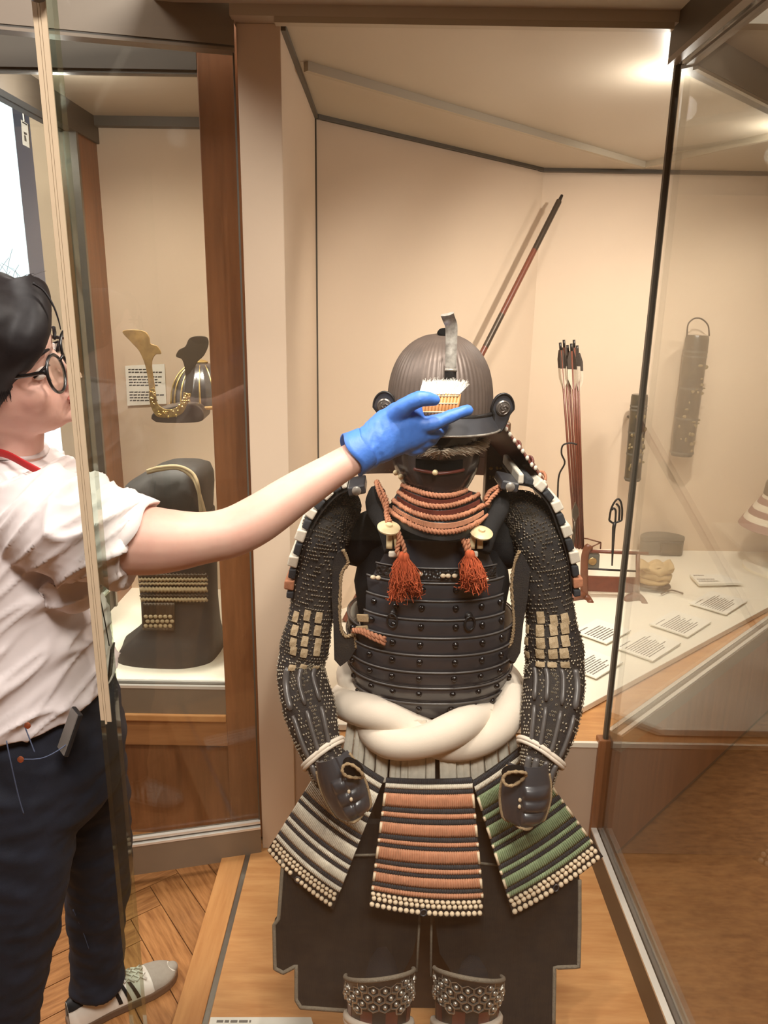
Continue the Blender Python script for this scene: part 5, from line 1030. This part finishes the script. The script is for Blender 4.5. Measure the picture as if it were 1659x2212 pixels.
# two arrowheads on stems
ah = thing('arrowhead', sp(1236, 1188), 'grey leaf-shaped arrowhead in front of the red arrows', 'arrowhead')
ah_t = [(1243, 1084), (1250, 1100), (1251, 1112), (1246, 1122), (1241, 1128), (1236, 1118), (1236, 1104)]
MB().prism([sp(x, y, DS - 0.03) for x, y in ah_t], (0, 0.008, 0)).build('point', M['steel'], ah, bevel=0.002); MB().tube([sp(1241, 1126, DS - 0.026), sp(1240, 1150, DS - 0.026), sp(1236, 1190, DS - 0.02)], [0.006, 0.007, 0.006], 8).build('stem', M['horn_dark'], ah, smooth=True)
ab = thing('arrowhead', sp(1322, 1222), 'black openwork arrowhead standing above the rail of the arrow stand', 'arrowhead')
for q in ([(1316, 1124), (1320, 1100), (1328, 1084), (1335, 1078), (1341, 1084), (1344, 1102), (1343, 1124)], [(1316, 1124), (1326, 1130), (1343, 1124)], [(1329, 1128), (1330, 1104), (1325, 1098), (1322, 1102)], [(1337, 1124), (1338, 1098), (1331, 1088)]):
    MB().tube(sv([sp(x, y, DS - 0.01) for x, y in q], 20), 0.0042, 6).build('openwork', M['dkmetal'], ab, smooth=True)
MB().tube([sp(1328, 1128, DS - 0.01), sp(1326, 1140, DS - 0.01), sp(1322, 1222, DS - 0.005)], [0.0075, 0.0075, 0.003], 8).build('stem', M['dkmetal'], ab, smooth=True)
# quivers hung on the back wall
def quiver(top, bot, wpx, D, label, handle):
    a, c = P(*top, D), P(*bot, D); ax = (c - a); L_ = ax.length; ax.normalize(); r = wpx / F * 3.3 / 2
    root = thing('quiver', c, label, 'quiver', 'quivers on the back wall')
    MB().tube([a, a + ax * L_ * 0.03, c - ax * L_ * 0.03, c], [r * 0.93, r, r, r * 0.92], 24, flat=1.0).build('tube', M['quiver'], root, smooth=40)
    for t in (0.13, 0.17, 0.43, 0.68, 0.97): MB().tube([a + ax * (L_ * t - 0.004), a + ax * (L_ * t + 0.004)], r * 1.04, 24).build('band', M['greybox'], root, smooth=40)
    b = MB()
    for k in range(26):
        t = rng.uniform(0.2, 0.95); an = rng.uniform(-1.1, 1.1); sdv = ax.cross(Vector((0, -1, 0))).normalized(); nn = Vector((0, -1, 0)) * math.cos(an) + sdv * math.sin(an)
        b.ell(a + ax * L_ * t + nn * r * 1.0, (rng.uniform(0.004, 0.014), 0.002, rng.uniform(0.004, 0.012)), 8, 5)
    b.build('gold_motif', mat('faded_gold', srgb(140, 124, 92), 0.45, 0.3), root, smooth=True)
    if handle: MB().tube(sv([P(1484, 728, D), P(1486, 702, D), P(1496, 690, D), P(1507, 687, D), P(1519, 691, D), P(1530, 704, D), P(1532, 726, D)], 24), 0.0035, 6).build('carrying_loop', M['dkmetal'], root, smooth=True)
    else: MB().tube(sv([P(1368, 1040, D), P(1364, 1050, D), P(1370, 1054, D), P(1374, 1046, D)], 12), 0.004, 6).build('cord_end', M['dkmetal'], root, smooth=True)
    MB().tube([a.lerp(c, 0.3), a.lerp(c, 0.3) + Vector((0, 3.545 - D, 0))], 0.006, 8).build('wall_pin', M['steel'], root, smooth=True)
quiver((1507, 724), (1472, 984), 50, 3.44, 'grey lacquered tube quiver with carrying loop hung on the back wall', True)
quiver((1382, 852), (1366, 1038), 36, 3.40, 'short dark quiver on the back wall beside the glass joint', False)
# kidney-shaped box
kc = PZ(1434, 1204, ZD); kz = P(1434, 1160, kc.y + 0.04).z - ZD + 0.005
pts = []
for k in range(48):
    t = 2 * PI * k / 48; x = 0.105 * math.copysign(abs(math.cos(t)) ** 0.7, math.cos(t)); y = 0.045 * math.sin(t) + 0.035 * math.cos(x / 0.105 * 1.4) - 0.01
    pts.append(kc + Vector((x, y + 0.05, 0)))
kb = thing('lacquer_box', kc, 'grey kidney-shaped lacquer box on the deck under the quivers', 'box')
MB().prism(pts, (0, 0, kz * 0.74)).build('box_body', M['greybox'], kb, bevel=0.004)
cen = sum(pts, Vector()) / 48; MB().prism([cen + (p - cen) * 1.02 + Vector((0, 0, kz * 0.74)) for p in pts], (0, 0, kz * 0.26)).build('lid', M['greybox'], kb, bevel=0.006)
MB().box(kc + Vector((0.035, -0.006 + 0.02, kz * 0.45)), (0.10, 0.02, kz * 0.5)).build('front_panel', M['quiver'], kb, bevel=0.004)
# crumpled leather gloves
gc = PZ(1418, 1284, ZD); gg = thing('folded_gloves', gc, 'crumpled tan leather gloves folded on the deck beside the arrow stand', 'gloves')
from mathutils import noise as _nz
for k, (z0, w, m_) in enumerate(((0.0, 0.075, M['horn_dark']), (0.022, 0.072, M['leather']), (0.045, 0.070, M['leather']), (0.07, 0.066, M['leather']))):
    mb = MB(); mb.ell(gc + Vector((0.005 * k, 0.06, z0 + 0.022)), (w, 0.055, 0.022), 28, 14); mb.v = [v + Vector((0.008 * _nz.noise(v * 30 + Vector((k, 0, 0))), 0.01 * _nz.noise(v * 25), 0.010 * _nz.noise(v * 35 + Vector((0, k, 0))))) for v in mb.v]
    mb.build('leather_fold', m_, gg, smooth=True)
mb = MB(); mb.grid(lambda u, v: gc + Vector((0.072 * (2 * u - 1), 0.02 + 0.06 * v, 0.10 + 0.018 * v + 0.010 * _nz.noise(Vector((u * 4, v * 3, 1))) + 0.006 * math.sin(u * 14))), 24, 8, 0.008); mb.build('leather_cuff', M['leather'], gg, smooth=True)
MB().tube(sv([PZ(1428, 1283, ZD + 0.01), PZ(1450, 1275, ZD + 0.012), PZ(1476, 1282, ZD + 0.006)], 12), 0.0035, 6).build('lace', M['horn_dark'], gg, smooth=True)
# printed cards on the deck
def textcard(corners, z, label, rows, th=0.004, title=True, name='label_card'):
    q = [PZ(x, y, z) for x, y in corners]; root = MB().prism([p - Vector((0, 0, th)) for p in q], (0, 0, th)).build(name, M['paper'])
    tag(root, label, 'label card', 'printed label cards on the deck'); e1 = q[1] - q[0]; e2 = q[3] - q[0]
    b = MB(); rs = random.Random(len(label))
    for k in range(rows):
        v = 0.12 + 0.78 * k / rows; l = rs.uniform(0.6, 0.84) if k else 0.4
        if title and k == 1: continue
        x = 0.07
        while x < l:
            wv = rs.uniform(0.03, 0.09); a = q[0] + e1 * x + e2 * v; w_ = e1 * min(wv, l - x + 0.01); h_ = e2 * (0.32 / rows); up = Vector((0, 0, 0.0006)); b.prism([a + up, a + w_ + up, a + w_ + h_ + up, a + h_ + up], (0, 0, 0.0004)); x += wv + 0.015
    b.build('printed_text', M['ink'], root); return root
def diagcard(px, py, w, d_, label, rows, off=0.0, z=ZD + 0.012):
    c = PZ(px, py, z); e = dd * w / 2; g = Vector((-dd.y, dd.x, 0)) * d_ / 2
    def unp(p):
        v = np.array([p.x, p.y, p.z - EYE]) @ RW; return (CX - F * v[0] / v[2], CY + F * v[1] / v[2])
    return textcard([unp(c - e + g), unp(c + e + g), unp(c + e - g), unp(c - e - g)], z, label, rows)
diagcard(1300, 1362, 0.17, 0.14, 'white printed label card nearest the armour sleeve on the deck', 9)
diagcard(1280, 1432, 0.17, 0.13, 'printed label card at the deck corner beside the glass joint', 10)
diagcard(1398, 1392, 0.21, 0.15, 'printed label card behind glass, first past the glass joint', 12)
diagcard(1470, 1345, 0.20, 0.15, 'printed label card behind glass, second past the glass joint', 12)
diagcard(1552, 1300, 0.21, 0.15, 'printed label card behind glass, third past the glass joint', 12)
textcard([(1490, 1240), (1556, 1240), (1606, 1259), (1510, 1261)], ZD + 0.02, 'small blank-looking label card lying right of the folded gloves', 4, 0.01)
textcard([(455, 2197), (672, 2197), (690, 2260), (440, 2260)], ZP + 0.012, 'white label card on the wooden platform at the bottom edge', 4, 0.008)
# neck guard on a round base, cut by the right edge
nc = PZ(1690, 1232, ZD); ng = thing('neck_guard_display', nc, 'pink and cream laced neck guard on a round base at the right edge', 'neck guard')
MB().lathe([(0.17, 0), (0.17, 0.012), (0.165, 0.016), (0.04, 0.018)], nc + Vector((0, 0, 0.001)), 40).build('round_base', M['deck'], ng, smooth=40)
zt = P(1660, 1068, nc.y).z; MB().tube([nc + Vector((0, 0, 0.015)), Vector((nc.x, nc.y, zt + 0.05))], 0.03, 16).build('support', M['greybox'], ng, smooth=40)
pk = mat('mauve_lacing', srgb(150, 112, 104), 0.8, var=0.2, vscale=60); r0 = nc.x - P(1604, 1138, nc.y).x; zb = P(1604, 1138, nc.y).z
for k in range(6):
    t = k / 6; t2 = (k + 1) / 6; b = MB(); b.grid(lambda u, v: Vector((nc.x + lerp(r0 * lerp(0.55, 1, t), r0 * lerp(0.55, 1, t2), v) * math.cos(PI + (u - .5) * 4.5), nc.y + lerp(r0 * lerp(0.55, 1, t), r0 * lerp(0.55, 1, t2), v) * math.sin(PI + (u - .5) * 4.5), lerp(zt, zb, lerp(t, t2, v)) + 0.006 * (1 - v))), 40, 3, 0.004); b.build('laced_row', pk if k % 2 else M['white'], ng, smooth=50)
MB().lathe([(r0 * 0.6, 0), (r0 * 0.58, 0.05), (r0 * 0.4, 0.11), (0.01, 0.14)], (nc.x, nc.y, zt - 0.005), 30).build('helmet_bowl', M['iron'], ng, smooth=True)
# ---- side case: wall label, crested helmet, covered chest
wl = MB().prism([P(271, 790, 2.732), P(356, 786, 2.732), P(360, 872, 2.732), P(276, 876, 2.732)], (0, -0.004, 0)).build('wall_label', M['paper']); tag(wl, 'white wall text panel behind the gold-crested helmet', 'text panel')
b = MB(); rs = random.Random(3)
for k, y in enumerate((797, 803, 813, 819, 825, 831, 846, 852, 858, 864)):
    x = 277 + k * 0.4; l = 277 + (46 if k in (0, 6) else rs.uniform(52, 72))
    while x < l: w = rs.uniform(4, 9); b.prism([P(x, y, 2.7275), P(x + w, y - 0.3, 2.7275), P(x + w, y + 2.4, 2.7275), P(x, y + 2.7, 2.7275)], (0, 0.0005, 0)); x += w + 1.6
b.build('printed_text', M['inkd'], wl)
hk = P(437, 850, 2.42); kh = thing('crested_helmet', hk, 'black ribbed helmet with gold U-shaped crest horns in the side case', 'helmet')
rk = 0.098; rings = []
for k in range(15):
    h = k / 14; rad = max((1 - h ** 2.2) ** 0.5, 0.03)
    rings.append([Vector((hk.x + rk * rad * (1 + 0.025 * abs(math.cos(8 * t)) ** 8) * math.cos(t), hk.y + rk * 1.15 * rad * (1 + 0.025 * abs(math.cos(8 * t)) ** 8) * math.sin(t), P(437, 872, 2.42).z + 0.135 * h)) for t in np.linspace(0, 2 * PI, 128, endpoint=False)])
b = MB(); b.rings(rings); bo = b.build('bowl', mat('black_gloss_lacquer', srgb(48, 42, 40), 0.25, spec=0.8), kh, smooth=True)
for an in (-2.65, -2.3, -2.0, -1.7, -1.35, -0.9): MB().tube([rings[i][int((an % (2 * PI)) / (2 * PI) * 128)] + Vector((0, -0.002, 0)) for i in range(0, 14)], [0.004 - 0.0002 * i for i in range(14)], 6).build('gilt_rib', M['gold'], bo, smooth=True)
MB().lathe([(0.022, 0), (0.024, 0.004), (0.012, 0.010)], (hk.x, hk.y, P(437, 872, 2.42).z + 0.130), 20).build('top_fitting', M['gold'], kh, smooth=40)
zb_ = P(437, 872, 2.42).z
b = MB(); b.tube([Vector((hk.x + rk * 1.02 * math.cos(t), hk.y + rk * 1.17 * math.sin(t), zb_)) for t in np.linspace(0, 2 * PI, 60, endpoint=False)], 0.006, 8, closed=True); b.build('rim_band', M['horn'], kh, smooth=True)
def kv(px, py, D=2.27): return P(px, py, D)
vb = sv([kv(326, 905), kv(330, 893), kv(352, 884), kv(388, 874), (kv(420, 874)), kv(436, 885), kv(440, 902), kv(432, 911), kv(400, 914), kv(360, 914), kv(336, 912)], 40)
MB().prism(vb, (0, 0.09, 0.006)).build('visor', mat('dark_brown_visor', srgb(74, 64, 58), 0.35, var=0.1), kh, bevel=0.003)
def plate(pts, D, m_, nm, par, th=0.005): return MB().prism(sv([kv(x, y, D) for x, y in pts] + [kv(*pts[0], D)], len(pts) * 5)[:-1], (0, th, 0)).build(nm, m_, par, bevel=0.0012)
cp = plate([(322, 842), (332, 838), (336, 850), (340, 872), (356, 884), (378, 882), (394, 866), (396, 848), (404, 850), (412, 852), (404, 874), (392, 894), (366, 902), (340, 900), (328, 884), (322, 862)], 2.255, M['gold'], 'crest_plate', kh)
b = MB()
for k in range(60):
    t = rng.uniform(0, 1); base = sv([(327, 846, 0), (332, 872, 0), (350, 893, 0), (378, 890, 0), (398, 868, 0), (404, 855, 0)], 61)[int(t * 60)]; b.ell(kv(base.x + rng.normal() * 3.2, base.y + rng.normal() * 3.2, 2.254), (rng.uniform(0.002, 0.005), 0.002, rng.uniform(0.002, 0.005)), 7, 5)
b.build('crest_relief', M['gold'], cp, smooth=True)
plate([(322, 842), (318, 812), (312, 785), (300, 758), (282, 738), (264, 716), (288, 712), (312, 716), (322, 728), (325, 742), (340, 748), (348, 764), (336, 766), (328, 782), (330, 810), (334, 840)], 2.258, M['horn'], 'crest_horn', kh)
plate([(398, 848), (400, 815), (398, 792), (392, 776), (380, 770), (386, 756), (400, 748), (408, 732), (422, 726), (446, 728), (450, 745), (440, 768), (424, 785), (418, 812), (413, 850)], 2.258, M['horn_dark'], 'crest_horn', kh)
MB().box((hk.x, (hk.y + 2.735) / 2 + 0.03, zb_ + 0.03), (0.03, 2.735 - hk.y - 0.06, 0.03)).build('wall_bracket', M['cream'], kh)
# covered object on the deck
bc = PZ(372, 1437, 0.52); cb = thing('covered_armor_chest', bc, 'black leather-covered bundle with laced plates and pale straps under the crested helmet', 'bundle')
DB = bc.y + 0.10
def ringb(py, xl, xr, dep, n=36, wob=0.0):
    a, c = P(xl, py, DB), P(xr, py, DB); m_ = (a + c) / 2; w = (c - a).length / 2
    return [m_ + Vector((w * math.copysign(abs(math.cos(t)) ** 0.7, math.cos(t)) * (1 + wob * math.sin(7 * t)), dep * math.copysign(abs(math.sin(t)) ** 0.7, math.sin(t)) * (1 + wob * math.cos(5 * t)), 0)) for t in np.linspace(0, 2 * PI, n, endpoint=False)]
b = MB(); b.rings([ringb(1422, 268, 474, 0.12, wob=0.01), ringb(1405, 262, 477, 0.125, wob=0.02), ringb(1385, 268, 477, 0.120, wob=0.04), ringb(1362, 296, 475, 0.098, wob=0.03), ringb(1345, 312, 472, 0.09, wob=0.02), ringb(1290, 310, 468, 0.086), ringb(1220, 302, 466, 0.088), ringb(1150, 290, 466, 0.095), ringb(1100, 280, 460, 0.10)])
b.build('base_cover', M['bag'], cb, smooth=True)
b = MB(); b.rings([ringb(1112, 285, 456, 0.09), ringb(1098, 276, 456, 0.115), ringb(1062, 271, 456, 0.125, wob=0.015), ringb(1042, 280, 457, 0.12, wob=0.02), ringb(1022, 312, 456, 0.11, wob=0.01), ringb(1006, 340, 450, 0.095), ringb(998, 360, 435, 0.06)])
b.build('top_cover', M['bag'], cb, smooth=True)
def front(px, py, o=0.0): return P(px, py, DB - 0.098 - o)
for k, (y0, y1, m_) in enumerate(((1238, 1248, 'horn_dark'), (1248, 1256, 'strap'), (1259, 1264, 'strap'), (1268, 1280, 'strap'), (1284, 1289, 'horn_dark'), (1291, 1300, 'strap'))):
    b = MB(); b.grid(lambda u, v: front(lerp(299 + k, 447, u), lerp(y0, y1, v) + 1.2 * math.sin(u * 120), 0.006 * math.sin(PI * v) + 0.004 * math.sin(PI * u)), 90, 3, 0.006); b.build('laced_row', M['strap'] if m_ == 'strap' else M['horn_dark'], cb, smooth=True)
b = MB(); b.grid(lambda u, v: front(lerp(308, 376, u), lerp(1303, 1362, v), 0.008 + 0.002 * abs(math.sin(u * 30))), 60, 8, 0.008); fpn = b.build('front_flap', M['horn_dark'], cb, smooth=True)
for y in (1332, 1342, 1352):
    for i in range(6): MB().ell(front(315 + i * 10.5 + (4 if y == 1342 else 0), y, 0.010), (0.007, 0.005, 0.006), 8, 6).build('knot', M['strap'], fpn, smooth=True)
for o_ in (0, 9):
    MB().tube(sv([P(318, 1018 + o_ * .3, DB - 0.10), P(345, 1010 + o_ * .5, DB - 0.115), P(385, 1008 + o_ * .4, DB - 0.11), P(415, 1022 + o_, DB - 0.115), P(428, 1050 + o_, DB - 0.128), P(434 + o_, 1110, DB - 0.122)], 30), 0.0055, 8, flat=0.6).build('strap', M['strap'], cb, smooth=True)
# hanging sign seen through the side case glass
sg_ = MB().prism([P(45, 258, 3.9), P(60, 268, 3.9), P(64, 320, 3.9), P(49, 312, 3.9)], (0, 0.01, 0)).build('hanging_sign', M['paper']); tag(sg_, 'small white sign with dark pictogram seen against the window', 'sign')
b = MB()
for q in ([(51, 284), (57, 287), (58, 292), (52, 290)], [(52, 292), (55, 293), (57, 306), (53, 304)], [(48, 262), (58, 268), (58, 271), (48, 265)]): b.prism([P(x, y, 3.898) for x, y in q], (0, 0.001, 0))
b.build('pictogram', M['inkd'], sg_)
_ht = P(51.5, 262, 3.9); MB().bx(_ht.x - 0.003, _ht.x + 0.003, 3.9, 3.906, _ht.z, 3.21).build('hanger', M['steel'], sg_)
